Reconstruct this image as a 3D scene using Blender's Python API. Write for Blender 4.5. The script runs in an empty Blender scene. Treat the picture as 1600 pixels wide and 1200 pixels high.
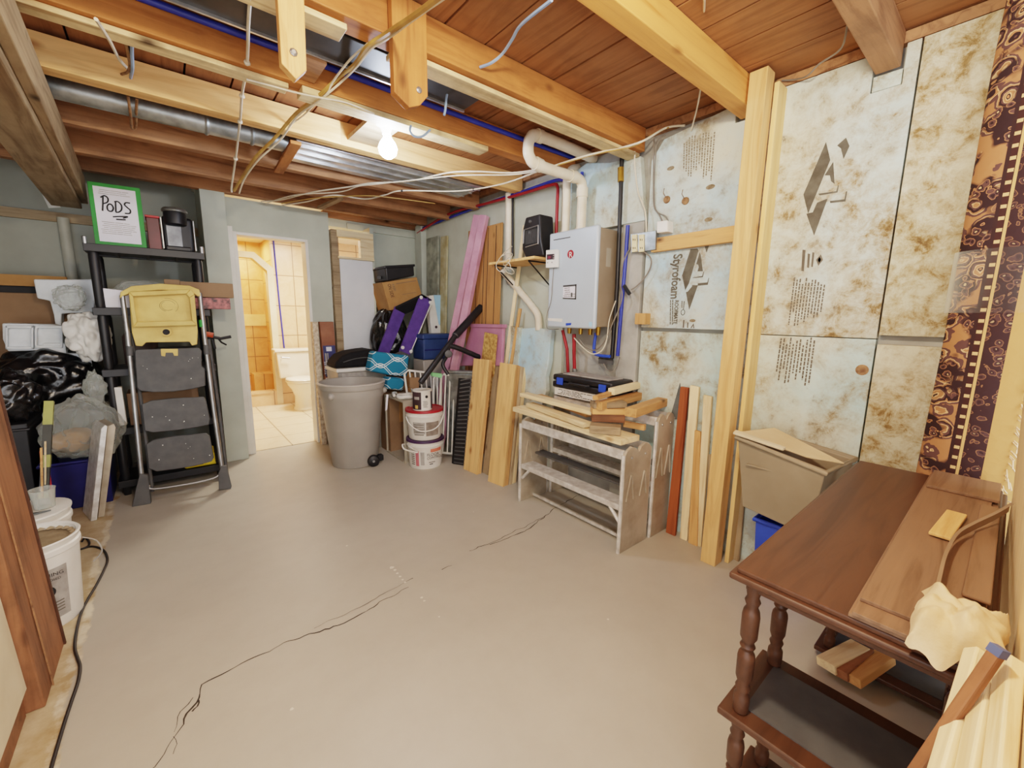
import bpy, bmesh, math, random
from mathutils import Vector, Matrix, noise
random.seed(11)
SC = bpy.context.scene
COL = SC.collection
V = Vector

# ------------------------------------------------------------------ camera
F = 649.9
YAW, PIT, ROL = (math.radians(a) for a in (39.75, 9.34, 0.72))
CAM = V((0, 0, 1.35))
_f = V((math.sin(YAW)*math.cos(PIT), math.cos(YAW)*math.cos(PIT), -math.sin(PIT)))
_r0 = V((math.cos(YAW), -math.sin(YAW), 0)); _u0 = _r0.cross(_f)
_r = _r0*math.cos(ROL) + _u0*math.sin(ROL); _u = _r.cross(_f)
cd = bpy.data.cameras.new('camera'); cam = bpy.data.objects.new('camera', cd); COL.objects.link(cam)
cd.sensor_width = 36; cd.lens = F/1600*36; cd.clip_start = 0.02
m = Matrix((( _r.x, _u.x, -_f.x, CAM.x), (_r.y, _u.y, -_f.y, CAM.y), (_r.z, _u.z, -_f.z, CAM.z), (0, 0, 0, 1)))
cam.matrix_world = m
SC.camera = cam

# measured survey helpers: sight line of the photograph met with a real plane
def ray(px, py): return _f + _r*((px-800)/F) - _u*((py-600)/F)
def _on(px, py, ax, val):
    d = ray(px, py); t = (val-CAM[ax])/d[ax]; return CAM + d*t
def X(px, py, x): return _on(px, py, 0, x)
def Y(px, py, y): return _on(px, py, 1, y)
def Z(px, py, z=0.0): return _on(px, py, 2, z)
def PL(px, py, P, N):
    d = ray(px, py); return CAM + d*((P-CAM).dot(N)/d.dot(N))

# ------------------------------------------------------------------ materials
def lin(c):
    o = []
    for v in c:
        v /= 255.0
        o.append(v/12.92 if v <= 0.04045 else ((v+0.055)/1.055)**2.4)
    return (*o, 1)
class NT:
    def __init__(s, name):
        s.m = bpy.data.materials.new(name); s.m.use_nodes = True
        s.n = s.m.node_tree.nodes; s.l = s.m.node_tree.links
        s.b = s.n['Principled BSDF']
    def add(s, t, **k):
        n = s.n.new(t)
        for a, v in k.items(): setattr(n, a, v)
        return n
    def lk(s, a, b): s.l.new(a, b)
    def coord(s, scale=(1, 1, 1), gen=False, rnd=False, loc=(0, 0, 0)):
        tc = s.add('ShaderNodeTexCoord'); mp = s.add('ShaderNodeMapping')
        mp.inputs['Scale'].default_value = scale; mp.inputs['Location'].default_value = loc
        src = tc.outputs['Generated' if gen else 'Object']
        if rnd:
            oi = s.add('ShaderNodeObjectInfo'); mu = s.add('ShaderNodeMath', operation='MULTIPLY'); mu.inputs[1].default_value = 37
            s.lk(oi.outputs['Random'], mu.inputs[0])
            va = s.add('ShaderNodeVectorMath', operation='ADD'); s.lk(src, va.inputs[0]); s.lk(mu.outputs[0], va.inputs[1]); src = va.outputs[0]
        s.lk(src, mp.inputs[0]); return mp.outputs[0]
    def noise(s, vec, scale, detail=4, rough=.55, dist=0):
        n = s.add('ShaderNodeTexNoise'); n.inputs['Scale'].default_value = scale; n.inputs['Detail'].default_value = detail
        n.inputs['Roughness'].default_value = rough; n.inputs['Distortion'].default_value = dist
        s.lk(vec, n.inputs['Vector']); return n.outputs['Fac']
    def ramp(s, fac, stops, interp='LINEAR'):
        r = s.add('ShaderNodeValToRGB'); e = r.color_ramp; e.interpolation = interp
        while len(e.elements) < len(stops): e.elements.new(.5)
        for el, (p, c) in zip(e.elements, stops): el.position = p; el.color = c
        s.lk(fac, r.inputs[0]); return r.outputs[0]
    def mix(s, fac, a, b, mode='MIX'):
        n = s.add('ShaderNodeMix', data_type='RGBA', blend_type=mode)
        for sock, v in ((n.inputs[0], fac), (n.inputs[6], a), (n.inputs[7], b)):
            if hasattr(v, 'is_linked') or hasattr(v, 'links'): s.lk(v, sock)
            else: sock.default_value = v
        return n.outputs[2]
    def math(s, op, a, b=None, c=None):
        n = s.add('ShaderNodeMath', operation=op)
        for i, v in enumerate((a, b, c)):
            if v is None: continue
            if hasattr(v, 'links'): s.lk(v, n.inputs[i])
            else: n.inputs[i].default_value = v
        return n.outputs[0]
    def bump(s, h, st=.2, dist=.01):
        b = s.add('ShaderNodeBump'); b.inputs['Strength'].default_value = st; b.inputs['Distance'].default_value = dist
        s.lk(h, b.inputs['Height']); s.lk(b.outputs[0], s.b.inputs['Normal'])
    def out(s, col=None, rough=.6, metal=0, spec=None):
        if col is not None:
            if hasattr(col, 'links'): s.lk(col, s.b.inputs['Base Color'])
            else: s.b.inputs['Base Color'].default_value = col
        s.b.inputs['Roughness'].default_value = rough; s.b.inputs['Metallic'].default_value = metal
        if spec is not None: s.b.inputs['Specular IOR Level'].default_value = spec
        return s.m
W4 = (1, 1, 1, 1); K4 = (0, 0, 0, 1)
def plain(name, c, c2=None, scale=6, rough=.55, metal=0, bump=0, detail=4, spec=None):
    t = NT(name); c2 = c2 or tuple(max(0, v*.86) for v in c)
    vec = t.coord(); f = t.noise(vec, scale, detail)
    col = t.ramp(f, [(.35, lin(c2)), (.65, lin(c))])
    if bump: t.bump(t.noise(vec, scale*4, 5), bump)
    return t.out(col, rough, metal, spec)
def wood(name, c1, c2, dark=None, sc=1.0, rough=.6, knots=True, var=.25, dirt=0):
    t = NT(name); vec = t.coord((1.3*sc, 16*sc, 16*sc), rnd=True)
    g = t.noise(vec, 1.6, 6, .6, 1.2)
    col = t.ramp(g, [(.3, lin(c2)), (.52, lin(c1)), (.72, lin(tuple(min(255, v*1.06) for v in c1)))])
    v2 = t.coord((5*sc, 9*sc, 9*sc), rnd=True)
    if knots:
        vo = t.add('ShaderNodeTexVoronoi'); vo.inputs['Scale'].default_value = .75; t.lk(v2, vo.inputs['Vector'])
        k = t.ramp(vo.outputs['Distance'], [(.02, W4), (.13, K4)])
        col = t.mix(k, col, lin(dark or tuple(v*.5 for v in c2)))
    if dirt:
        dn = t.noise(t.coord((1, 1, 1), rnd=True), 4.5, 6, .65)
        col = t.mix(t.math('MULTIPLY', t.ramp(dn, [(.45, K4), (.7, W4)]), dirt), col, lin((70, 52, 36)))
    oi = t.add('ShaderNodeObjectInfo')
    hs = t.add('ShaderNodeHueSaturation'); t.lk(col, hs.inputs['Color'])
    t.lk(t.math('MULTIPLY_ADD', oi.outputs['Random'], var, 1-var/2), hs.inputs['Value'])
    t.bump(g, .12, .004)
    return t.out(hs.outputs[0], rough, 0, .3)
def glow(name, c, s):
    t = NT(name); t.b.inputs['Emission Color'].default_value = lin(c); t.b.inputs['Emission Strength'].default_value = s
    return t.out(lin(c), .4)
def clear(name, c, alpha=.45, rough=.2):
    t = NT(name); v = t.coord(); n = t.noise(v, 4, 2, .5)
    lw = t.add('ShaderNodeLayerWeight'); lw.inputs['Blend'].default_value = .35
    a = t.math('MULTIPLY_ADD', lw.outputs['Facing'], 1-alpha, alpha*.7)
    t.lk(t.math('MULTIPLY', a, t.math('MULTIPLY_ADD', n, .7, .6)), t.b.inputs['Alpha'])
    t.bump(t.noise(v, 9, 3), .35, .02)
    return t.out(lin(c), rough, 0, .9)
def foam(name, stain, blue=(186, 216, 226)):
    t = NT(name); v = t.coord(rnd=True)
    n1 = t.noise(v, 3.0, 9, .70, .3); n2 = t.noise(v, 12, 9, .76, .3); n3 = t.noise(v, 34, 6, .7)
    pale = t.ramp(t.noise(v, 1.4, 5), [(.36, lin(blue)), (.66, lin((214, 214, 196)))])
    a = t.ramp(n1, [(.46-.10*stain, K4), (.74-.12*stain, W4)]); b = t.ramp(n2, [(.40, K4), (.60, W4)])
    f = t.math('MULTIPLY', a, t.math('MULTIPLY_ADD', b, .75, .2))
    col = t.mix(f, pale, lin((154, 124, 74)))
    c = t.math('MULTIPLY', t.ramp(n2, [(.54, K4), (.66, W4)]), t.ramp(n1, [(.42, K4), (.6, W4)]))
    col = t.mix(t.math('MULTIPLY', c, min(.85, .22+.5*stain)), col, lin((98, 72, 42)))
    d = t.math('MULTIPLY', t.ramp(n3, [(.58, K4), (.68, W4)]), t.ramp(n2, [(.44, K4), (.6, W4)]))
    col = t.mix(t.math('MULTIPLY', d, .35+.25*min(stain, 1)), col, lin((92, 78, 56)))
    t.bump(n2, .35, .008)
    return t.out(col, .75, 0, .25)
MJ = wood('joist_wood', (182, 118, 66), (142, 84, 44), sc=.8, var=.16, dirt=.3)
MJ2 = wood('old_joist_wood', (172, 126, 90), (128, 90, 64), sc=.8, var=.15, dirt=.35)
MJP = wood('plaster_streaked_wood', (222, 196, 150), (170, 132, 88), sc=.6, var=.08, dirt=.45)
MDECK = wood('deck_plank_wood', (152, 104, 68), (122, 82, 52), sc=.7, var=.1, dirt=.3)
MYEL = wood('yellow_pine', (228, 182, 124), (206, 154, 98), dark=(150, 95, 50), sc=.8, var=.14)
MORG = wood('orange_pine', (210, 160, 106), (180, 126, 78), sc=.9)
MPAL = wood('pale_pine', (236, 214, 174), (214, 182, 134), dark=(160, 110, 62), sc=.8, var=.12)
MGRY = wood('weathered_wood', (168, 146, 116), (124, 102, 76), sc=.8, dirt=.3)
MRED = wood('red_stained_wood', (160, 88, 54), (124, 62, 36), sc=.8, knots=False)
MBRN = wood('brown_post_wood', (152, 104, 74), (116, 76, 52), sc=.7, dirt=.5)
MDRK = wood('dark_walnut', (84, 57, 42), (70, 47, 35), sc=.8, rough=.38, knots=False, var=.06)
MLAM = wood('laminate_walnut', (130, 102, 82), (98, 74, 56), sc=.9, rough=.45, knots=False, var=.1)
MPLY = wood('plywood_face', (238, 208, 164), (228, 192, 144), sc=.5, knots=False, var=.06)
MPANEL = wood('wood_panelling', (186, 136, 86), (152, 104, 60), sc=.9, var=.1)
MOSB = plain('strand_board', (222, 182, 112), (160, 112, 56), 38, .7)
MWALL = plain('grey_painted_wall', (194, 199, 186), (180, 185, 172), 3, .75)
MWALLR = plain('pale_painted_wall', (196, 200, 186), (180, 182, 166), 3, .8, bump=.1)
MCONC = plain('concrete', (182, 180, 172), (150, 148, 140), 5, .85, bump=.25, detail=7)
MCREAM = plain('cream_board', (226, 212, 184), (212, 196, 166), 4, .7)
MWHT = plain('white_paint', (232, 230, 222), (220, 217, 208), 4, .45)
MWPLA = plain('white_plastic', (236, 234, 228), (224, 221, 214), 6, .4)
MPVC = plain('pvc_white', (238, 228, 208), (226, 212, 188), 8, .4)
MBLK = plain('black_plastic', (34, 33, 36), (24, 24, 27), 8, .45)
MBLKF = plain('black_fabric', (20, 18, 22), (11, 10, 13), 20, .85, bump=.2)
MBAG = plain('black_bin_liner', (22, 21, 24), (13, 13, 15), 6, .22, bump=.4, spec=.8)
MGRYP = plain('grey_plastic', (170, 165, 158), (162, 157, 150), 5, .45)
MGRYD = plain('dark_grey_plastic', (86, 86, 86), (74, 74, 75), 12, .6)
MBEI = plain('beige_metal', (176, 168, 152), (164, 155, 138), 5, .5)
MTOTE = plain('khaki_tote_plastic', (160, 146, 124), (148, 134, 112), 4, .45)
MALU = plain('worn_aluminium', (230, 228, 224), (196, 191, 184), 22, .45, .35, .06)
MALD = plain('dull_aluminium_sheet', (190, 178, 160), (160, 146, 126), 6, .5, .3, .08)
MGALV = plain('galvanised_metal', (172, 176, 174), (128, 132, 130), 12, .4, .7)
MDUCT = plain('duct_metal', (206, 206, 204), (168, 168, 168), 10, .28, .85)
MSTEEL = plain('tube_steel', (176, 176, 176), (150, 150, 150), 10, .35, .8)
MHEAT = plain('heater_grey', (192, 204, 214), (186, 198, 208), 3, .35, .1)
MHEAT2 = plain('heater_side_grey', (168, 150, 128), (154, 136, 114), 4, .45, .2)
MREDP = plain('red_plastic', (168, 34, 44), (148, 26, 36), 8, .4)
MBLUEP = plain('blue_pipe', (48, 64, 170), (36, 50, 150), 8, .4)
MNAVY = plain('navy_plastic', (34, 36, 104), (24, 26, 82), 5, .4)
MCOOL = plain('cooler_blue', (52, 74, 122), (42, 62, 106), 6, .5)
MBBLU = plain('bright_blue', (50, 84, 200), (42, 72, 180), 6, .4)
MPURP = plain('purple_fabric', (92, 66, 142), (78, 54, 124), 14, .8)
MPINK = plain('pink_foam', (206, 156, 176), (188, 134, 156), 9, .8, bump=.15)
MPINKT = plain('pink_plastic', (190, 134, 160), (176, 118, 146), 6, .4)
MCARD = plain('cardboard', (178, 134, 84), (164, 120, 72), 6, .8)
MCARDB = plain('brown_cardboard', (146, 116, 88), (132, 104, 78), 5, .8)
MYELP = plain('yellow_plastic', (226, 196, 116), (206, 172, 94), 7, .5, bump=.06)
MYEL2 = plain('safety_yellow', (236, 206, 40), (220, 190, 30), 6, .4)
MSTY = plain('white_styrofoam', (226, 230, 232), (212, 217, 220), 10, .7, bump=.1)
MGRN = plain('green_tape', (52, 150, 62), (40, 130, 50), 6, .5)
MLEAF = plain('pale_green_tape', (150, 220, 160), (130, 205, 140), 6, .5)
MPAPER = plain('white_paper', (234, 232, 240), (226, 224, 233), 4, .7)
MINK = plain('black_ink', (36, 34, 36), (26, 24, 28), 8, .7)
MINKG = plain('grey_ink', (112, 104, 92), (92, 84, 72), 12, .8)
MINKL = plain('faded_ink', (142, 130, 108), (112, 98, 76), 30, .8)
MINKB = plain('foam_print_ink', (104, 100, 88), (80, 74, 62), 16, .8)
MCLOTH = plain('tan_cloth', (226, 204, 170), (206, 178, 138), 10, .85, bump=.3)
MWIRE = plain('white_cable', (226, 218, 200), (210, 198, 174), 9, .5)
MWIREY = plain('yellowed_cable', (188, 152, 84), (162, 124, 62), 9, .5)
MWIREG = plain('grey_cable', (138, 130, 120), (118, 110, 100), 9, .5)
MWIREB = plain('pale_blue_wire', (150, 176, 206), (128, 152, 184), 9, .5)
MCORD = plain('black_cord', (44, 40, 40), (34, 30, 30), 9, .5)
MBRASS = plain('brass', (190, 150, 70), (160, 120, 50), 9, .35, .8)
MCOPP = plain('rusty_metal', (166, 128, 90), (112, 78, 52), 30, .6, .2)
MBLIND = plain('outlet_cream', (232, 218, 176), (224, 208, 164), 5, .5)
MPORC = plain('porcelain', (240, 232, 218), (236, 226, 210), 3, .15)
MLBLUE = plain('light_blue_card', (170, 214, 238), (156, 200, 226), 5, .6)
MSLATE = plain('slate_grey', (108, 112, 110), (84, 88, 86), 8, .6)
MBLUSH = plain('pink_print', (206, 120, 128), (196, 108, 116), 9, .6)
MBROWNP = plain('brown_label', (70, 50, 56), (52, 36, 42), 9, .5)
MNAVYL = plain('navy_print', (60, 66, 120), (46, 50, 98), 14, .5)
MGREYL = plain('grey_label', (176, 172, 166), (146, 140, 134), 16, .6)
MCLEAR = clear('clear_plastic', (206, 210, 202), .34, .12)
MFILM = clear('shrink_film', (230, 236, 226), .03, .06)
MBIN = clear('clear_bin_plastic', (222, 222, 218), .55)
MBULB = glow('lit_bulb', (222, 234, 255), 84)
MF = [foam('stained_foam_a', .15, (176, 212, 228)), foam('stained_foam_b', .7, (182, 214, 216)), foam('stained_foam_c', 1.15, (196, 214, 212)), foam('stained_foam_d', 1.7, (206, 208, 188))]

def mat_floor():
    t = NT('painted_concrete_floor'); tc = t.add('ShaderNodeTexCoord')
    v = t.coord(); n = t.noise(v, .9, 3); n2 = t.noise(v, 7, 6, .65)
    col = t.ramp(n, [(.3, lin((180, 173, 160))), (.7, lin((192, 185, 172)))])
    col = t.mix(t.ramp(n2, [(.4, (0, 0, 0, 1)), (.8, (.18, .18, .18, 1))]), col, lin((140, 130, 116)))
    sx = t.add('ShaderNodeSeparateXYZ'); t.lk(tc.outputs['Object'], sx.inputs[0])
    e = t.math('ADD', sx.outputs['X'], t.math('MULTIPLY', t.noise(v, 5, 5, .7), .09))
    e = t.math('ADD', e, t.math('MULTIPLY', t.noise(v, 1.3, 2), .1))
    bare = t.ramp(n2, [(.35, lin((176, 150, 112))), (.65, lin((206, 190, 160)))])
    # the paint stops left of x = -0.4 with a whitish ragged edge
    mr = t.add('ShaderNodeMapRange'); mr.inputs['From Min'].default_value = -.292; mr.inputs['From Max'].default_value = -.282
    t.lk(e, mr.inputs['Value'])
    col = t.mix(mr.outputs[0], bare, col)
    mr2 = t.add('ShaderNodeMapRange'); mr2.inputs['From Min'].default_value = -.32; mr2.inputs['From Max'].default_value = -.31
    t.lk(e, mr2.inputs['Value'])
    band = t.math('MULTIPLY', t.math('SUBTRACT', mr2.outputs[0], mr.outputs[0]), t.ramp(n2, [(.4, K4), (.55, W4)]))
    col = t.mix(t.math('MULTIPLY', band, .7), col, lin((226, 218, 200)))
    t.bump(n2, .06, .004)
    return t.out(col, .42, 0, .4)
def mat_tile(name, c1, c2, mortar, sx, sz, axes='XZ', off=0):
    t = NT(name); tc = t.add('ShaderNodeTexCoord'); sp = t.add('ShaderNodeSeparateXYZ'); t.lk(tc.outputs['Object'], sp.inputs[0])
    cb = t.add('ShaderNodeCombineXYZ'); t.lk(sp.outputs[axes[0]], cb.inputs[0]); t.lk(sp.outputs[axes[1]], cb.inputs[1])
    br = t.add('ShaderNodeTexBrick'); br.offset = off; t.lk(cb.outputs[0], br.inputs['Vector'])
    br.inputs['Scale'].default_value = 1; br.inputs['Brick Width'].default_value = sx; br.inputs['Row Height'].default_value = sz
    br.inputs['Mortar Size'].default_value = .006; br.inputs['Mortar'].default_value = lin(mortar)
    n = t.noise(t.coord(), 6, 6, .65, .8); col = t.ramp(n, [(.3, lin(c2)), (.7, lin(c1))])
    t.lk(col, br.inputs['Color1']); t.lk(col, br.inputs['Color2'])
    return t.out(br.outputs['Color'], .3, 0, .5)
def mat_teal():
    t = NT('teal_wave_fabric'); tc = t.add('ShaderNodeTexCoord'); sp = t.add('ShaderNodeSeparateXYZ'); t.lk(tc.outputs['Object'], sp.inputs[0])
    x = t.math('MULTIPLY', sp.outputs['X'], 19.0); s = t.math('MULTIPLY', t.math('SINE', x), .30)
    z = t.math('MULTIPLY', sp.outputs['Z'], 6.4)
    fs = []
    for sg in (1, -1):
        for o in (0, .15):
            q = t.math('FRACT', t.math('ADD', t.math('MULTIPLY_ADD', s, sg, z), o+ (.0 if sg > 0 else .5)))
            fs.append(t.math('LESS_THAN', t.math('ABSOLUTE', t.math('SUBTRACT', q, .5)), .026))
    f = fs[0]
    for g in fs[1:]: f = t.math('MAXIMUM', f, g)
    return t.out(t.mix(f, lin((30, 122, 156)), lin((226, 238, 238))), .8)
def mat_rug():
    t = NT('persian_rug_pile'); tc = t.add('ShaderNodeTexCoord'); sp = t.add('ShaderNodeSeparateXYZ'); t.lk(tc.outputs['Object'], sp.inputs[0])
    v = t.coord((1, 1, 1)); v2 = t.coord((0, 1, 1))
    nz = t.add('ShaderNodeTexNoise'); nz.inputs['Scale'].default_value = 16; nz.inputs['Detail'].default_value = 3; t.lk(v2, nz.inputs['Vector'])
    sc = t.add('ShaderNodeVectorMath', operation='SCALE'); t.lk(nz.outputs['Color'], sc.inputs[0]); sc.inputs['Scale'].default_value = .05
    va = t.add('ShaderNodeVectorMath', operation='ADD'); t.lk(v2, va.inputs[0]); t.lk(sc.outputs[0], va.inputs[1])
    vo = t.add('ShaderNodeTexVoronoi'); vo.inputs['Scale'].default_value = 15; t.lk(va.outputs[0], vo.inputs['Vector'])
    pl, dk, tn, lt = lin((98, 72, 70)), lin((58, 44, 46)), lin((176, 126, 88)), lin((218, 180, 134))
    rings = t.ramp(vo.outputs['Distance'], [(0, tn), (.07, dk), (.11, lt), (.15, tn), (.24, lt), (.27, pl), (.34, dk), (.42, tn), (.47, lt), (.50, pl), (.6, tn)], 'CONSTANT')
    vo2 = t.add('ShaderNodeTexVoronoi'); vo2.inputs['Scale'].default_value = 38; t.lk(va.outputs[0], vo2.inputs['Vector'])
    small = t.ramp(vo2.outputs['Distance'], [(0, lt), (.14, dk), (.26, pl), (.40, tn), (.46, dk)], 'CONSTANT')
    pick = t.ramp(t.noise(v2, 9, 2), [(.44, K4), (.5, W4)])
    fld = t.mix(pick, small, rings)
    yy = sp.outputs['Y']
    def stripe(a, b): return t.math('MULTIPLY', t.math('GREATER_THAN', yy, a), t.math('LESS_THAN', yy, b))
    zz = t.math('FRACT', t.math('MULTIPLY', sp.outputs['Z'], 26))
    bead = t.mix(t.math('LESS_THAN', zz, .3), lin((66, 44, 42)), lin((214, 176, 124)))
    col = t.mix(stripe(-9, .044), fld, lin((60, 44, 44)))
    col = t.mix(stripe(.020, .034), col, bead)
    col = t.mix(stripe(.010, .018), col, lin((206, 164, 108)))
    col = t.mix(stripe(-9, .010), col, t.mix(.55, small, lin((60, 42, 42))))
    col = t.mix(stripe(-9, -.045), col, lin((180, 138, 86)))
    t.bump(vo2.outputs['Distance'], .25, .006)
    return t.out(col, .9, 0, .1)
MRUG = mat_rug(); MTEAL = mat_teal(); MFLOOR = mat_floor()

# ------------------------------------------------------------------ mesh builder
WM = {}
class MB:
    def __init__(s): s.v = []; s.f = []
    def _a(s, vs, fs):
        b = len(s.v); s.v += [V(p) for p in vs]; s.f += [tuple(b+i for i in q) for q in fs]; return s
    def obox(s, o, a, b, c):
        o, a, b, c = V(o), V(a), V(b), V(c)
        vs = [o, o+a, o+a+b, o+b, o+c, o+a+c, o+a+b+c, o+b+c]
        fs = [(0, 3, 2, 1), (4, 5, 6, 7), (0, 1, 5, 4), (1, 2, 6, 5), (2, 3, 7, 6), (3, 0, 4, 7)]
        if a.cross(b).dot(c) < 0: fs = [q[::-1] for q in fs]
        return s._a(vs, fs)
    def box(s, x0, x1, y0, y1, z0, z1): return s.obox((x0, y0, z0), (x1-x0, 0, 0), (0, y1-y0, 0), (0, 0, z1-z0))
    def hexa(s, bot, top):
        return s._a(list(bot)+list(top), [(3, 2, 1, 0), (4, 5, 6, 7), (0, 1, 5, 4), (1, 2, 6, 5), (2, 3, 7, 6), (3, 0, 4, 7)])
    def prism(s, poly, ext):
        n = len(poly); ext = V(ext); vs = [V(p) for p in poly]+[V(p)+ext for p in poly]
        fs = [tuple(range(n)), tuple(range(2*n-1, n-1, -1))]+[(i, n+i, n+(i+1) % n, (i+1) % n) for i in range(n)]
        return s._a(vs, fs)
    def poly(s, pts): return s._a(pts, [tuple(range(len(pts)))])
    def tube(s, pts, r, n=8, closed=False, smooth=0):
        pts = [V(p) for p in pts]
        if smooth: pts = spline(pts, smooth, closed)
        rs = r if isinstance(r, (list, tuple)) else [r]*len(pts)
        N = len(pts); rings = []; t0 = None
        for i, p in enumerate(pts):
            a = pts[(i-1) % N] if (closed or i) else p; b = pts[(i+1) % N] if (closed or i < N-1) else p
            t = (b-a).normalized()
            if t0 is None:
                u = t.orthogonal().normalized()
            else:
                u = (u - t*u.dot(t)).normalized()
            t0 = t; w = t.cross(u)
            rings.append([p + (u*math.cos(k*2*math.pi/n)+w*math.sin(k*2*math.pi/n))*rs[i] for k in range(n)])
        vs = [q for g in rings for q in g]; fs = []
        for i in range(N if closed else N-1):
            j = (i+1) % N
            for k in range(n): fs.append((i*n+k, i*n+(k+1) % n, j*n+(k+1) % n, j*n+k))
        if not closed: fs += [tuple(range(n-1, -1, -1)), tuple((N-1)*n+k for k in range(n))]
        return s._a(vs, fs)
    def cyl(s, p0, p1, r, r1=None, n=16): return s.tube([p0, p1], [r, r if r1 is None else r1], n)
    def lathe(s, prof, c=(0, 0, 0), ax=None, n=24, caps=True, sq=(1, 1)):
        c = V(c); M = (V((0, 0, 1)).rotation_difference(V(ax)).to_matrix() if ax is not None else Matrix.Identity(3))
        vs = []; fs = []
        for r, z in prof:
            for k in range(n):
                a = k*2*math.pi/n; vs.append(c + M @ V((r*math.cos(a)*sq[0], r*math.sin(a)*sq[1], z)))
        for i in range(len(prof)-1):
            for k in range(n): fs.append((i*n+k, i*n+(k+1) % n, (i+1)*n+(k+1) % n, (i+1)*n+k))
        if caps: fs += [tuple(range(n-1, -1, -1)), tuple((len(prof)-1)*n+k for k in range(n))]
        return s._a(vs, fs)
    def blob(s, c, rad, seed=0, amp=.25, freq=2.2, sub=4, zmin=None, fold=0, top=None):
        bm = bmesh.new(); bmesh.ops.create_icosphere(bm, subdivisions=sub, radius=1)
        c = V(c)
        vs = []
        for q in bm.verts:
            d = q.co.normalized(); o = V((seed*3.1, seed*1.7, seed*.9))
            k = 1 + amp*noise.fractal(d*freq*.6+o, 1.0, 2.0, 2)
            if fold: w_ = d+V((noise.noise(d*1.7+o), noise.noise(d*1.7+o*2), noise.noise(d*1.7-o)))*.25; k += fold*(abs(noise.noise(w_*freq*1.15+o*2))-.25)+fold*.12*(abs(noise.noise(w_*freq*2.6+o))-.25)
            p = V((d.x*rad[0], d.y*rad[1], d.z*rad[2]))*k
            if top and d.z > .55:
                w = (d.z-.55)/.45; p.x *= 1-top*w; p.y *= 1-top*w
            p += c
            if zmin is not None and p.z < zmin: p.z = zmin+(p.z-zmin)*.04
            vs.append(p)
        idx = {q: i for i, q in enumerate(bm.verts)}
        s._a(vs, [tuple(idx[w] for w in f.verts) for f in bm.faces]); bm.free(); return s
    def build(s, name, mat, parent=None, smooth=None, bevel=0, frame=None, seg=2, rename=None, sub=0):
        me = bpy.data.meshes.new(name)
        o = bpy.data.objects.new(name, me); COL.objects.link(o)
        if parent is not None:
            M = WM[parent.name]; o.parent = parent; WM[o.name] = M
        else:
            if frame is None:
                xs = [p.x for p in s.v]; ys = [p.y for p in s.v]; zs = [p.z for p in s.v]
                frame = Matrix.Translation(((min(xs)+max(xs))/2, (min(ys)+max(ys))/2, min(zs)))
            M = frame; o.matrix_world = M; WM[o.name] = M
        I = M.inverted()
        me.from_pydata([I @ p for p in s.v], [], s.f)
        bm = bmesh.new(); bm.from_mesh(me); bmesh.ops.recalc_face_normals(bm, faces=bm.faces); bm.to_mesh(me); bm.free()
        me.materials.append(mat)
        if smooth is not None:
            me.polygons.foreach_set('use_smooth', [True]*len(me.polygons)); me.set_sharp_from_angle(angle=math.radians(smooth))
        if bevel:
            b = o.modifiers.new('bevel', 'BEVEL'); b.width = bevel; b.segments = seg; b.limit_method = 'ANGLE'; b.angle_limit = math.radians(40)
        if sub:
            b = o.modifiers.new('sub', 'SUBSURF'); b.levels = sub; b.render_levels = sub
        return o
def spline(P, k, closed=False):
    n = len(P); out = []
    for i in range(n if closed else n-1):
        g = (lambda j: P[j % n]) if closed else (lambda j: P[min(max(j, 0), n-1)])
        a, b, c, d = g(i-1), g(i), g(i+1), g(i+2)
        for q in range(k):
            t = q/k
            out.append(.5*((2*b)+(c-a)*t+(2*a-5*b+4*c-d)*t*t+(3*b-a-3*c+d)*t**3))
    if not closed: out.append(P[-1])
    return out
def tag(o, label, cat, group=None):
    o['label'] = label; o['category'] = cat
    if group: o['group'] = group
    return o
def thing(name, label, cat, loc=(0, 0, 0), rz=0, group=None):
    o = bpy.data.objects.new(name, None); COL.objects.link(o); o.empty_display_size = .05
    M = Matrix.Translation(V(loc)) @ Matrix.Rotation(rz, 4, 'Z'); o.matrix_world = M; WM[o.name] = M
    return tag(o, label, cat, group)
def struct(name, mb, mat, parent=None, **k):
    o = mb.build(name, mat, parent, **k); o['kind'] = 'structure'; return o
def one(name, label, cat, mb, mat, group=None, **k): return tag(mb.build(name, mat, None, **k), label, cat, group)
def frame_of(o, x, z):
    x = V(x).normalized(); z = V(z); z = (z-x*z.dot(x)).normalized(); y = z.cross(x)
    return Matrix(((x.x, y.x, z.x, o[0]), (x.y, y.y, z.y, o[1]), (x.z, y.z, z.z, o[2]), (0, 0, 0, 1)))
def board(name, label, cat, p0, p1, w, t, nrm, mat, group=None, parent=None, bevel=.003, off=0):
    """a sawn board with its centre line p0-p1, wide face turned to nrm"""
    p0, p1 = V(p0), V(p1); fr = frame_of(p0, p1-p0, nrm); L = (p1-p0).length
    mb = MB(); X_, Y_, Z_ = (fr.to_3x3().col[i] for i in range(3))
    mb.obox(p0-Y_*w/2-Z_*t/2, X_*L, Y_*w, Z_*t)
    if parent is not None: return mb.build(name, mat, parent, bevel=bevel)
    return tag(mb.build(name, mat, None, bevel=bevel, frame=fr), label, cat, group)
def slab(name, label, cat, pts, ext, mat, group=None, parent=None, bevel=.003, frame=None, smooth=None, seg=2):
    mb = MB().prism(pts, ext)
    if parent is not None: return mb.build(name, mat, parent, bevel=bevel, smooth=smooth, seg=seg)
    if frame == 'grain':      # local x along the longest edge
        e = max(((pts[i]-pts[i-1]) for i in range(len(pts))), key=lambda d: d.length); frame = frame_of(pts[0], e, V(ext))
    return tag(mb.build(name, mat, None, bevel=bevel, frame=frame, smooth=smooth, seg=seg), label, cat, group)
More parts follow.
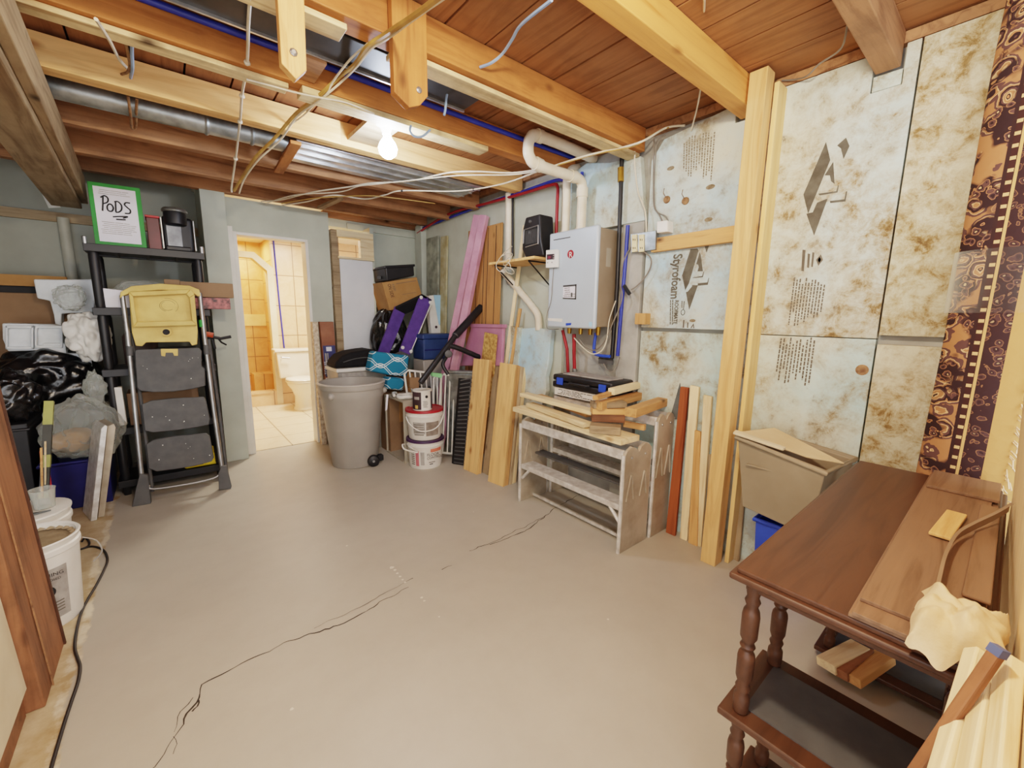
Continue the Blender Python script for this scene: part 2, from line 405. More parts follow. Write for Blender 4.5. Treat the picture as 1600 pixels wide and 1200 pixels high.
def text(s, parent, mat, origin, right, up, size, name='lettering', align='LEFT', thick=.0006, squash=1.0, bold=0):
    cu = bpy.data.curves.new('txt', 'FONT'); cu.body = s; cu.size = size; cu.align_x = align; cu.resolution_u = 3; cu.offset = bold
    ob = bpy.data.objects.new('txt', cu); COL.objects.link(ob)
    me = bpy.data.meshes.new_from_object(ob)
    r = V(right).normalized(); u = V(up).normalized(); n = r.cross(u)
    vs = [V(origin)+r*p.co.x*squash+u*p.co.y+n*thick for p in me.vertices]; fs = [tuple(p.vertices) for p in me.polygons]
    bpy.data.objects.remove(ob); bpy.data.meshes.remove(me); bpy.data.curves.remove(cu)
    mb = MB(); mb._a(vs, fs); return mb.build(name, mat, parent)
def bil(q, u, v): return (q[0]*(1-u)+q[1]*u)*(1-v)+(q[3]*(1-u)+q[2]*u)*v
def print_lines(parent, q, n, name, mat, fill=.45, ragged=.25, dash=(.02, .09), along='v', nrm=None):
    """rows of small illegible print inside the quad q (tl, tr, br, bl)"""
    mb = MB(); nr = nrm or V((0, 0, 0))
    for i in range(n):
        a0 = (i+.5-fill/2)/n; a1 = (i+.5+fill/2)/n; t = random.random()*ragged*.4; end = 1-random.random()*ragged
        while t < end:
            d = random.uniform(*dash); e = min(t+d, end)
            c = [(t, a0), (e, a0), (e, a1), (t, a1)]
            mb.poly([bil(q, *(c_ if along == 'u' else c_[::-1]))+nr for c_ in c]); t = e+random.uniform(.008, .02)
    return mb.build(name, mat, parent)

# ================================================================== SETTING
W = 2.45; DK = 2.50; JB = 2.365
# floor with cracks and paint splashes
fl = struct('floor', MB().box(-2.4, 2.75, -1.6, 5.2, -.12, 0), MFLOOR, frame=Matrix.Identity(4))
def crack(pix, w, name='crack'):
    pts = [Z(*p) for p in pix]; fine = []
    for a, b in zip(pts, pts[1:]):
        k = max(2, int((b-a).length/.018))
        for i in range(k): fine.append(a.lerp(b, i/k))
    fine.append(pts[-1]); mb = MB(); L = []; R = []
    for i, p in enumerate(fine):
        d = (fine[min(i+1, len(fine)-1)]-fine[max(i-1, 0)]).normalized(); nn = V((-d.y, d.x, 0))
        q = p+nn*noise.noise(p*17)*.014+nn*noise.noise(p*60)*.006; ww = w*(.35+abs(noise.noise(p*9))*1.7)
        L.append(q+nn*ww+V((0, 0, .0008))); R.append(q-nn*ww+V((0, 0, .0008)))
    for i in range(len(L)-1): mb.poly([L[i], R[i], R[i+1], L[i+1]])
    o = mb.build(name, MCRK, fl); o['kind'] = 'structure'
MCRK = plain('crack_dark', (70, 60, 50), (48, 40, 34), 20, .9)
MSPL = plain('paint_splash', (226, 222, 210), (214, 208, 196), 20, .6)
crack([(240, 1204), (244, 1198), (272, 1151), (305, 1098), (316, 1070), (345, 1052), (388, 1033), (436, 1009), (484, 991), (515, 984), (537, 973), (567, 959), (594, 941), (638, 917)], .0028)
crack([(490, 980), (520, 968), (548, 956), (580, 938), (612, 922), (645, 903)], .0016)
crack([(302, 1112), (308, 1104), (307, 1096)], .0022); crack([(272, 1150), (278, 1162), (272, 1178)], .0018)
crack([(270, 1145), (282, 1112), (300, 1090)], .0012)
crack([(690, 890), (706, 884)], .0025)
crack([(735, 862), (752, 853), (775, 845), (800, 832), (830, 818), (853, 805)], .003)
crack([(765, 851), (790, 842), (820, 830), (845, 812), (862, 797), (900, 776), (930, 755)], .0035)
sp = MB()
for (px, py, r) in ((612, 887, .012), (617, 891, .008), (621, 896, .007), (625, 901, .007), (629, 906, .006), (633, 910, .005), (659, 934, .007), (663, 939, .006), (456, 1108, .006), (686, 964, .004), (542, 853, .006), (950, 968, .005), (740, 800, .004)):
    c = Z(px, py)+V((0, 0, .0012)); sp.poly([c+V((math.cos(a)*r*(1+.3*math.sin(3*a+px)), math.sin(a)*r, 0)) for a in [k*math.pi/5 for k in range(10)]])
o = sp.build('paint_splash', MSPL, fl); o['kind'] = 'structure'

# ceiling: plank subfloor
dk = MB(); x = -2.4
while x < 2.6:
    w = .19+.02*random.random(); dk.box(x+.0045, x+w-.0045, -1.2, 5.1, DK+.003*random.random(), DK+.03); x += w
struct('ceiling', dk, MDECK, frame=Matrix.Rotation(math.pi/2, 4, 'Z'))
struct('ceiling_backing', MB().box(-2.4, 2.75, -1.2, 5.1, DK+.034, DK+.06), plain('dark_gap', (40, 28, 20), (30, 22, 16), 5, .9))
# joists
def joist(y0, y1, zb, mat, x0=-2.3, x1=2.40, zt=DK-.001):
    mb = MB().box(x0, x1, y0, y1, zb, zt)
    return struct('ceiling_joist', mb, mat, frame=Matrix.Translation((x0, y0, zb)), bevel=.004)
joist(.445, .525, JB, MJ2)
MJA = wood('golden_joist_wood', (216, 152, 84), (190, 122, 60), dark=(140, 84, 40), sc=.7, var=.06)
joist(.975, 1.06, JB, MJA)
joist(1.625, 1.725, JB, MJ); joist(2.20, 2.285, JB, MJ)
joist(2.78, 2.865, JB, MYEL); joist(3.40, 3.47, 2.34, MJ2); joist(3.92, 3.99, 2.33, MJ2); joist(4.42, 4.49, 2.345, MJ2)
joist(-.2, -.12, JB, MJ2)
# plaster-streaked lath strips nailed under two of the joists
for (y0, y1, z0, z1, x0, x1, n) in ((1.66, 1.75, JB-.022, JB-.002, -.3, .60, 'long'), (1.66, 1.75, JB-.022, JB-.002, .78, 2.4, 'x'), (2.225, 2.30, JB-.022, JB-.002, -.4, .53, 'y'), (2.20, 2.30, JB-.03, JB-.002, .58, 1.62, 'z')):
    struct('ceiling_lath', MB().box(x0, x1, y0, y1, z0, z1), MJP, frame=Matrix.Translation((x0, y0, z0)), bevel=.003)
struct('ceiling_blocking', MB().box(.55, .63, 2.0, 2.19, 2.38, 2.49), MJ2)
# bright pine scab board along the fifth joist
struct('ceiling_scab', MB().box(-.5, .92, 2.735, 2.776, 2.35, 2.48), MYEL, frame=Matrix.Translation((-.5, 2.735, 2.35)), bevel=.003)
# main beam at the left
bm_ = MB().hexa([(-.545, 4.55, 2.09), (-.386, 4.55, 2.09), (-.26, .9, 2.09), (-.42, .9, 2.09)], [(-.545, 4.55, 2.335), (-.386, 4.55, 2.335), (-.26, .9, 2.335), (-.42, .9, 2.335)])
struct('ceiling_beam', bm_, MGRY, frame=frame_of((-.4, 4.5, 2.1), (.03, -1, 0), (0, 0, 1)), bevel=.006)
struct('ceiling_beam', MB().hexa([(-.386, 4.55, 2.13), (-.35, 4.55, 2.13), (-.225, .9, 2.13), (-.26, .9, 2.13)], [(-.386, 4.55, 2.33), (-.35, 4.55, 2.33), (-.225, .9, 2.33), (-.26, .9, 2.33)]), MGRY, frame=frame_of((-.37, 4.5, 2.1), (.03, -1, 0), (0, 0, 1)), bevel=.004)

# right wall
struct('wall_right', MB().box(W, W+.2, -1.6, 5.1, 0, DK+.03), MCONC)
struct('wall_right_painted', MB().box(W-.025, W, 2.30, 4.8, 0, 2.40), MWALLR)
struct('wall_right_pilaster', MB().box(2.39, W, 1.59, 1.75, 0, 1.95), MCONC, bevel=.004)
struct('trim_1', MB().box(2.36, W, 4.50, 4.64, 0, 2.36), MWALL, bevel=.004)
# the sill plate above the foam
struct('trim_2', MB().box(2.41, W+.1, -1.2, 5.0, 2.455, DK-.002), MJ2)

# back wall with the doorway
D = 4.57
struct('wall_back', MB().box(.50, .545, D, D+.12, 0, 2.06).box(.50, 1.37, D, D+.12, 2.06, 2.345).box(1.165, 1.37, D, D+.12, 0, 2.06), MWALL)
struct('wall_back_end', MB().box(.325, .497, 4.43, 5.05, 0, 2.405), MWALL, bevel=.003)
struct('wall_back_far', MB().box(1.84, 2.45, 4.78, 4.9, 0, 2.40).box(1.37, 1.84, 4.78, 4.9, 2.26, 2.34), MWALL)
struct('trim_3', MB().box(1.62, 2.45, 4.755, 4.778, 2.25, 2.31), MWALL)
struct('trim_4', MB().box(1.37, 2.45, 4.74, 4.80, 2.34, 2.40), MJ2)
struct('door_1', MB().box(.546, .575, D-.012, D+.14, 0, 2.06).box(.500, .546, D-.016, D-.001, 0, 2.10).box(.576, 1.164, D-.004, D+.13, 2.035, 2.06).box(1.137, 1.164, D-.012, D+.14, 0, 2.034), MWHT, bevel=.002)
hg = MB().box(.575, .579, D+.02, D+.055, 1.55, 1.64).box(.575, .579, D+.02, D+.055, .33, .42); o = hg.build('door_hinge', MBRASS, bpy.data.objects['door_1']); o['kind'] = 'structure'
# white panelled bump-out right of the door with an opening above it
pq = [Y(527, 399, 4.52), Y(583, 403, 4.52)]
px0, px1 = 1.425, 1.79
struct('wall_partition', MB().box(px0+.02, px1, 4.52, 4.555, 0, 1.905), plain('white_panel', (222, 225, 228), (212, 215, 219), 3, .5), bevel=.003)
fr = MB().box(px0, px1+.01, 4.50, 4.57, 2.115, 2.185).box(px1-.13, px1+.01, 4.50, 4.57, 1.925, 2.115).box(px0, px1+.01, 4.49, 4.57, 1.905, 1.925)
struct('window_1', fr, MPAL, bevel=.002)
struct('trim_5', MB().box(px0-.05, px0+.018, 4.52, 4.69, 0, 2.185), MGRY, bevel=.002)
struct('trim_6', MB().box(px1, px1+.04, 4.57, 4.777, 0, 2.26), MWALL)

# bathroom behind the doorway
MT1 = mat_tile('pink_beige_wall_tile', (228, 196, 162), (214, 176, 138), (150, 120, 96), .31, .43)
MT2 = mat_tile('warm_tan_wall_tile', (226, 182, 118), (206, 154, 92), (150, 112, 66), .30, .30)
MT3 = mat_tile('cream_floor_tile', (232, 216, 192), (220, 200, 172), (160, 142, 118), .46, .46, 'XY')
struct('floor_bathroom', MB().box(.45, 3.2, D+.05, 8.2, -.1, .006), MT3)
struct('wall_bathroom_back', MB().box(1.27, 3.2, 6.88, 7.0, 0, 2.5), MT1, frame=Matrix.Translation((1.22, 6.9, .16)))
struct('wall_bathroom_shower', MB().box(.3, 1.6, 7.75, 7.85, 0, 2.5), MT2, frame=Matrix.Translation((.78, 7.9, .05)))
struct('wall_bathroom_side', MB().box(1.272, 1.34, 7.001, 7.749, 0, 2.5), MT2)
struct('wall_bathroom_left', MB().box(.36, .495, D+.13, 7.8, 0, 2.5), MT2)
struct('wall_bathroom_right', MB().box(3.1, 3.2, D+.3, 7, 0, 2.5), MT1)
struct('ceiling_bathroom', MB().box(.3, 3.2, D+.13, 8, 2.42, 2.5), MWHT)
struct('trim_7', MB().box(1.19, 1.27, 6.86, 7.02, 0, 1.93).prism([(1.19, 6.86, 1.93), (1.27, 6.86, 1.93), (1.27, 6.86, 1.97), (1.05, 6.86, 2.17), (.5, 6.86, 2.17), (.5, 6.86, 2.09), (1.02, 6.86, 2.09)], (0, .16, 0)), MCREAM)
struct('trim_8', MB().box(.5, 1.27, 7.735, 7.75, 1.14, 1.32), plain('cream_border_tile', (240, 214, 150), (230, 200, 132), 6, .4))
struct('trim_9', MB().box(.5, 1.19, 6.86, 7.0, 0, .19).box(.5, 1.19, 6.84, 7.02, .19, .215), MT1)
struct('floor_shower', MB().box(.5, 1.27, 7.0, 7.75, 0, .12), MT2)
struct('trim_10', MB().box(1.0, 1.27, 7.45, 7.75, .12, .40), MT2)
mb = MB().tube([(1.30, 6.868, 2.4), (1.315, 6.868, 1.5), (1.34, 6.868, .62)], .010, 8)
one('water_pipe', 'purple-blue plastic pipe running down the bathroom tile behind the toilet', 'pipe', mb, MBLUEP, smooth=40)
# toilet
tb = Z(470, 637); tx, ty = 1.42, 6.25
t = thing('toilet', 'white ceramic toilet with tank seen through the doorway', 'toilet', (tx, ty, 0))
MB().hexa([(1.20, 6.60, .42), (1.64, 6.60, .42), (1.62, 6.80, .42), (1.22, 6.80, .42)], [(1.17, 6.57, .80), (1.67, 6.57, .80), (1.65, 6.80, .80), (1.19, 6.80, .80)]).build('tank', MPORC, t, smooth=40, bevel=.02, seg=3)
MB().box(1.15, 1.69, 6.55, 6.81, .80, .84).build('tank_lid', MPORC, t, smooth=40, bevel=.012, seg=3)
lv = MB().tube([(1.23, 6.56, .73), (1.23, 6.53, .73), (1.33, 6.525, .715)], .009, 8).build('flush_lever', MSTEEL, t, smooth=40)
MB().lathe([(.12, 0), (.125, .03), (.105, .06), (.10, .2), (.14, .30), (.185, .37), (.19, .40)], (tx, ty+.08, 0), n=28, sq=(1, 1.35)).build('bowl', MPORC, t, smooth=50)
MB().lathe([(.19, .40), (.2, .405), (.2, .425), (.18, .43)], (tx, ty+.08, 0), n=28, sq=(1, 1.3)).build('seat', MPORC, t, smooth=50)
MB().lathe([(.195, .43), (.2, .44), (.19, .455), (.1, .462)], (tx, ty+.08, 0), n=28, sq=(1, 1.3)).build('seat_cover', MPORC, t, smooth=50)
dh = MB().lathe([(.012, 0), (.012, .04), (.03, .05), (.032, .07), (.02, .085)], (.80, 7.748, .98), ax=(0, -1, 0), n=14)
one('shower_tap', 'small chrome tap knob on the tan shower tile', 'tap', dh, MSTEEL, smooth=50)

# left storage area
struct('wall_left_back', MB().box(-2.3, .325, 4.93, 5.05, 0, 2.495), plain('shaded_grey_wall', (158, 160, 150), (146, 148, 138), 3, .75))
struct('wall_left', MB().box(-2.4, -2.3, .6, 5.05, 0, 2.495), MWALL)
struct('trim_11', MB().box(-2.2, .32, 4.90, 4.928, 2.03, 2.10), MGRY)
struct('window_light_patch', MB().prism([Y(58, 287, 4.92), Y(66, 292, 4.92), Y(95, 324, 4.92), Y(76, 325, 4.92)], (0, .006, 0)), MWHT)  # white sliver painted as the bright window light in the gap by the beam
one('drain_pipe', 'grey upright tube standing in for the shadow edge below the main beam', 'pipe', MB().tube([(-.53, 4.88, 0), (-.53, 4.88, 2.06)], .035, 14), plain('grey_edge_tube', (176, 176, 164), (160, 160, 148), 4, .5), smooth=40)  # added tube, stands in for the beam's shadow edge at the wall corner
# wall end at the near left: stud casing and drywall
LN_ = -.09
def leanbox(x0, x1, y0, y1, z0, z1): return MB().hexa([(x0, y0, z0), (x1, y0, z0), (x1, y1, z0), (x0, y1, z0)], [(x0+LN_, y0, z1), (x1+LN_, y0, z1), (x1+LN_, y1, z1), (x0+LN_, y1, z1)])
struct('trim_12', leanbox(-.505, -.437, 1.965, 2.315, 0, 2.08), MBRN, frame=frame_of((-.47, 1.95, 0), (0, 0, 1), (1, 0, 0)), bevel=.005)
struct('trim_13', leanbox(-.436, -.432, 2.07, 2.075, 0, 2.08), MJ2)
struct('trim_14', leanbox(-.455, -.432, 2.317, 2.330, 0, 2.08), plain('dark_edge_wood', (92, 60, 42), (70, 44, 30), 8, .7))
struct('wall_left_near', leanbox(-.55, -.468, .55, 1.955, .10, 2.08), MCREAM)
struct('baseboard_left', MB().box(-.55, -.48, .55, 1.955, 0, .098), MBRN, bevel=.003)

# ================================================================== RIGHT WALL
NX = V((-.0012, 0, 0)); FX = 2.405
GF = 'foam insulation boards fixed to the right wall'
def foamboard(label, y0, y1, z0, z1, k, notch=None):
    pts = [V((FX, y0, z0)), V((FX, y1, z0)), V((FX, y1, z1)), V((FX, y0, z1))]
    if notch: pts = notch
    return tag(MB().prism(pts, (W-FX-.002, 0, 0)).build('foam_board', MF[k], None, bevel=.002), label, 'insulation', GF)
fA = foamboard('upper blue foam board left of the tall stud, printed, with two round metal fixings', .99, 1.575, 1.285, 2.40, 0, [V((FX, .99, 1.285)), V((FX, 1.575, 1.285)), V((FX, 1.575, 2.30)), V((FX, 1.50, 2.40)), V((FX, 1.09, 2.45)), V((FX, 1.09, 2.36)), V((FX, .99, 2.36))])
fB = foamboard('lower blue foam board left of the tall stud, behind the leaning sticks', .99, 1.575, 0, 1.262, 1)
fC = foamboard('large stained foam board right of the tall stud, with big grey arrow logo print', .392, .985, 1.27, 2.45, 2, [V((FX, .392, 1.27)), V((FX, .985, 1.27)), V((FX, .985, 2.45)), V((FX, .535, 2.45)), V((FX, .535, 2.30)), V((FX, .435, 2.30)), V((FX, .435, 2.45)), V((FX, .392, 2.45))])
slab('foam_patch', 'x', 'x', [V((FX+.003, .438, 2.302)), V((FX+.003, .532, 2.302)), V((FX+.003, .532, 2.362)), V((FX+.003, .438, 2.362))], (.03, 0, 0), MF[1], parent=fC)
fD = foamboard('lower foam board behind the khaki tote, with small print and one round brown stain', .392, .985, 0, 1.266, 1)
fE = foamboard('heavily brown-stained upper foam board beside the rolled rug', -.35, .386, 1.285, 2.45, 3)
fF = foamboard('heavily brown-stained lower foam board beside the rolled rug', -.35, .386, 0, 1.245, 3)
fG = foamboard('ragged light blue foam board behind the vent pipes above the water heater', 1.60, 2.298, 1.955, 2.42, 0, [V((FX, 1.60, 1.955)), V((FX, 2.298, 1.955)), V((FX, 2.298, 2.36)), V((FX, 2.1, 2.42)), V((FX, 1.9, 2.37)), V((FX, 1.66, 2.35))])
def wp(px, py): return X(px, py, FX-.0012)
def decal(parent, polys, mat, name='printed_logo'):
    mb = MB()
    for p in polys: mb.poly([wp(*q) for q in p])
    return mb.build(name, mat, parent)
# board C : big arrow logo
s3 = lambda L: [(960+a/3, 150+b/3) for a, b in L]
decal(fC, [s3([(992, 215), (1012, 300), (908, 552), (886, 462)]), s3([(900, 552), (930, 545), (950, 500), (1000, 480), (936, 655)]), s3([(1026, 308), (1032, 412), (1016, 400), (1010, 372), (985, 372)]), s3([(955, 458), (1040, 446), (1048, 418), (1052, 420), (1046, 452), (962, 466)]), s3([(1010, 492), (1078, 484), (1086, 446), (1091, 448), (1083, 494), (1012, 502)]), s3([(1086, 195), (1102, 235), (1074, 296), (1062, 246), (1044, 232)])], MINKB)
decal(fC, [s3([(968, 742), (978, 768), (956, 796), (945, 768)]), s3([(882, 720), (896, 722), (888, 822), (876, 820)]), s3([(906, 738), (918, 740), (912, 806), (903, 804)]), s3([(928, 732), (938, 734), (930, 802), (922, 800)])], MINKG, 'printed_symbols')
decal(fC, [s3([(962, 754), (969, 768), (960, 783), (953, 768)])], MF[2], 'printed_symbol_centre')
def q4(a, b, c, d): return [wp(*a), wp(*b), wp(*c), wp(*d)]
print_lines(fC, q4(*s3([(838, 850), (998, 850), (962, 1096), (808, 1090)])), 11, 'fine_print', MINKG, ragged=.35, dash=(.03, .08))
print_lines(fD, q4((1219, 524), (1276, 527), (1265, 610), (1207, 606)), 11, 'fine_print', MINKG, ragged=.4, dash=(.03, .08))
rs = MB().lathe([(.006, 0), (.024, .001)], wp(1347, 578), ax=(-1, 0, 0), n=18); rs.build('stain_ring', MCOPP, fD)
print_lines(fA, q4(*s3([(322, 195), (478, 152), (458, 398), (318, 402)])), 12, 'fine_print', MINKL, ragged=.35, dash=(.02, .06))
# lower logo print on board A (below the cross brace)
s8 = lambda L: [(1030+a/8, 380+b/8) for a, b in L]
decal(fA, [s8([(392, 74), (480, 68), (492, 90), (372, 500), (325, 592), (286, 402)]), s8([(334, 612), (356, 606), (410, 540), (412, 522), (484, 526), (374, 836)]), s8([(506, 110), (520, 150), (546, 350), (478, 352), (494, 300), (488, 270), (462, 262)]), s8([(420, 428), (536, 410), (556, 352), (562, 356), (546, 424), (416, 436)]), s8([(484, 500), (600, 490), (618, 430), (624, 434), (608, 520), (478, 532)]), s8([(566, 34), (622, 30), (592, 122)])], MINKB)
text('Styrofoam', fA, MINKB, wp(1053, 397.5), (0, 0, -1), (0, -1, 0), .079, squash=.80, bold=.0022)
text('ROOFMATE', fA, MINKB, wp(1055, 469), (0, 0, -1), (0, -1, 0), .034, squash=.80, bold=.0012)
print_lines(fA, q4((1046, 468), (1053, 468), (1052, 511), (1045.5, 511)), 2, 'fine_print', MINKB, dash=(.05, .2), ragged=.1)
print_lines(fA, q4((1064, 469), (1071, 470), (1069, 484), (1064, 484)), 2, 'fine_print', MINKG, dash=(.1, .3))
rg = MB().tube([wp(1067, 488)+V((0, .012*math.cos(a), .016*math.sin(a))) for a in [k*.39 for k in range(16)]], .002, 5, True); rg.build('printed_symbol', MINKB, fA)
decal(fA, [s8([(292, 1056), (300, 960), (316, 960), (310, 1058)]), s8([(346, 1058), (350, 990), (366, 990), (362, 1060)]), s8([(388, 1060), (430, 1000), (440, 1062), (426, 1062), (424, 1030), (404, 1062)])], MINKG, 'printed_symbols')
for px, py in ((1042, 312), (1071, 314)):
    fx = MB()
    fx.lathe([(.004, -.004), (.022, .0), (.020, .006), (.008, .010)], wp(px, py), ax=(-1, 0, 0), n=16)
    fx.tube([wp(px, py)+V((-.01, 0, .01)), wp(px-3, py-10)+V((-.02, 0, 0)), wp(px-4, py-18)], .0018, 5)
    fx.build('washer_fixing', MCOPP, fA, smooth=40)
sn = MB()
for px, py, r in ((1048, 263, .02), (1110, 292, .022), (1107, 343, .02), (1082, 501, .016)): sn.poly([wp(px, py)+V((0, r*1.2*math.cos(a), r*.6*math.sin(a))) for a in [k*.628 for k in range(10)]])
sn.build('dent', plain('dent_brown', (150, 136, 112), (116, 98, 74), 40, .9), fA)

# studs
board('wall_stud', 'tall pine stud standing upright against the foam wall, floor to ceiling', 'stud', (2.245, .93, 0), (2.275, .925, 2.49), .085, .08, (0, -1, .0), MYEL)
board('plywood_strip', 'smooth pale plywood strip standing beside the tall pine stud', 'board', (2.372, .868, 0), (2.378, .868, 2.44), .15, .022, (0, -1, 0), wood('honey_plywood', (232, 194, 134), (220, 176, 114), sc=.5, knots=False, var=.04))
board('cross_brace', 'horizontal pine brace screwed across the blue foam boards', 'brace', X(1020, 384, 2.385), X(1172, 362, 2.385), .082, .036, (-1, 0, 0), MORG)
board('wood_block', 'small square wood offcut screwed beside the blue foam print', 'block', V((2.368, 1.545, 1.305)), V((2.368, 1.545, 1.375)), .07, .07, (-1, 0, 0), MORG)

# water heater
HX = 2.20; q = [X(858, 364, HX), X(935, 351, HX), X(928, 514, HX), X(856, 510, HX)]
hy0, hy1, hz0, hz1 = 1.80, 2.245, 1.268, 1.935
t = thing('water_heater', 'grey wall-hung tankless water heater with red round badge', 'water heater', ((HX+W)/2, (hy0+hy1)/2, hz0))
MB().box(HX+.02, W-.026, hy0+.006, hy1-.006, hz0+.012, hz1-.012).build('casing', MHEAT2, t, bevel=.008)
MB().box(HX, HX+.035, hy0, hy1, hz0, hz1).build('front_panel', MHEAT, t, bevel=.014, seg=3, smooth=30)
def hp(px, py, d=.001): return X(px, py, HX-d)
MB().lathe([(.028, 0), (.028, .0015)], hp(891.5, 397), ax=(-1, 0, 0), n=28).build('badge', MREDP, t)
text('R', t, MWHT, hp(891.5, 402.5, .003), (0, -1, 0), (0, 0, 1), .056, 'badge_letter', 'CENTER')
sl = MB().box(HX-.002, HX+.001, 2.04, 2.20, 1.882, 1.888); sl.build('slot_line', MGRYD, t)
lab = [hp(880, 446), hp(901, 444), hp(900.5, 468), hp(879.5, 467)]
lb = MB().poly(lab).build('instruction_label', MPAPER, t)
bd = MB()
for (u0, u1, v0, v1) in ((0, 1, 0, .12), (.9, 1, 0, 1), (0, 1, .9, 1), (.6, .72, .55, .85)): bd.poly([bil(lab, u, v)+NX for u, v in ((u0, v0), (u1, v0), (u1, v1), (u0, v1))])
bd.build('label_print', MGRYD, t); print_lines(t, [p+NX for p in lab], 7, 'label_print', MINKG, .3, .5, (.1, .3), 'u')
MB().poly([hp(856, 497), hp(879, 498), hp(878, 503), hp(856, 501)]).build('rating_label', MWHT, t)
MB().poly([hp(884, 505), hp(893, 504.5), hp(892, 508), hp(884, 509)]).build('blue_sticker', MBBLU, t)
MB().poly([hp(920, 503), hp(925, 503), hp(925, 510), hp(920, 510)]).build('blue_sticker', MLBLUE, t)
MB().poly([V((HX+.10, hy0-.0005+.006, 1.80)), V((HX+.15, hy0+.0055, 1.80)), V((HX+.15, hy0+.0055, 1.68)), V((HX+.10, hy0+.0055, 1.68))]).build('side_label', MBEI, t)
for yy in (2.13, 2.02, 1.93, 1.86): MB().cyl((2.32, yy, hz0+.012), (2.32, yy, hz0-.045), .018, .014, 12).build('connector', MBRASS, t, smooth=40)
# controller
t = thing('thermostat_controller', 'small white wired controller hung on the left of the water heater front', 'controller', (HX-.015, 2.24, 1.70))
c0 = [X(853, 391, HX-.028), X(870, 389.5, HX-.028), X(869.5, 417.5, HX-.028), X(852.5, 418.5, HX-.028)]
MB().prism(c0, (.026, 0, 0)).build('body', MWPLA, t, bevel=.003)
MB().poly([bil(c0, u, v)+NX for u, v in ((.1, .24), (.8, .24), (.8, .55), (.1, .55))]).build('display', MBROWNP, t)
bt = MB()
for u, v in ((.68, .3), (.68, .44), (.15, .68), (.55, .68)): bt.poly([bil(c0, u+a, v+b)+NX*2 for a, b in ((0, 0), (.1, 0), (.1, .07), (0, .07))])
bt.build('button', MGREYL, t)
text('120', t, plain('red_digits', (220, 70, 110), (210, 60, 100), 5, .5), bil(c0, .2, .48)+NX*2, (0, -1, 0), (0, 0, 1), .02, 'display_digits')
one('controller_cable', 'thin grey cable hanging from the white controller', 'cable', MB().tube([hp(865, 419, .004), hp(863, 445, .006), hp(861, 470, .006), hp(855, 490, .008), hp(853, 504, .012), hp(857, 514, .004), V((2.28, 2.2, 1.255))], .0028, 6, smooth=6), MWIREG, smooth=40)
one('wall_power_cord', 'grey power cord looping from the outlets down to the heater underside', 'cord', MB().tube([X(985, 386, 2.36), X(974, 410, 2.36), X(969, 440, 2.36), X(972, 462, 2.33), X(966, 485, 2.34), X(955, 510, 2.33), X(945, 533, 2.31), X(930, 547, 2.31), X(915, 542, 2.31), X(905, 530, 2.31)], .0045, 6, smooth=6), MWIREG, smooth=40)
one('wall_power_cord', 'grey cord drooping right of the outlets to a black plug', 'cord', MB().tube([X(1004, 392, 2.36), X(1016, 402, 2.37), X(1017, 415, 2.37), X(1010, 430, 2.37), X(996, 446, 2.36), X(986, 453, 2.34)], .0045, 6, smooth=6), MWIREG, smooth=40)
board('power_plug', 'small black adapter dangling under the outlets', 'plug', X(975, 446, 2.33), X(984, 460, 2.33), .02, .02, (-1, 0, 0), MBLK)

# vent pipes
VX = 2.33; yv = 2.055
zt = 2.455
def pvc(label, pts, r=.032, coll=()):
    t = thing('vent_pipe', label, 'pipe', pts[0])
    MB().tube(pts, r, 18, smooth=6).build('pipe', MPVC, t, smooth=50)
    for a, b in coll: MB().cyl(a, b, r+.006, None, 18).build('coupling', MPVC, t, smooth=50)
    return t
pA = X(908, 350, VX); pB = X(906, 285, VX); yv = pA.y
e1 = V((VX, yv, 2.23)); xl = 1.87
zl = 2.285
pvc('white vent pipe bending twice above the water heater and back into the wall',
    [V((VX, yv, hz1-.01)), V((VX, yv, 2.1)), V((VX, yv, 2.22)), V((VX-.02, yv, 2.27)), V((VX-.07, yv, zl)), V((2.2, yv, zl)), V((xl+.03, yv, zl)), V((xl-.035, yv, zl+.03)), V((xl-.05, yv, 2.36)), V((xl-.035, yv, 2.42)), V((xl+.03, yv, zt)), V((2.2, yv, zt)), V((2.44, yv, zt-.01))], .034,
    [(V((VX, yv, 2.17)), V((VX, yv, 2.23))), (V((2.25, yv, zl)), V((2.20, yv, zl))), (V((xl+.06, yv, zl)), V((xl+.01, yv, zl+.006))), (V((xl+.02, yv, zt)), V((xl+.06, yv, zt))), (V((VX, yv, hz1)), V((VX, yv, hz1+.03)))])
pC = X(884, 350, VX)
pvc('straight white vent pipe rising from the left of the water heater top', [V((VX, pC.y, hz1-.01)), V((VX, pC.y, 2.15)), V((VX, pC.y, 2.33)), V((VX+.03, pC.y, 2.39)), V((2.44, pC.y, 2.42))], .03, [(V((VX, pC.y, hz1)), V((VX, pC.y, hz1+.03)))])
tape = MB().box(VX-.036, VX+.036, yv-.036, yv+.036, 2.145, 2.155)
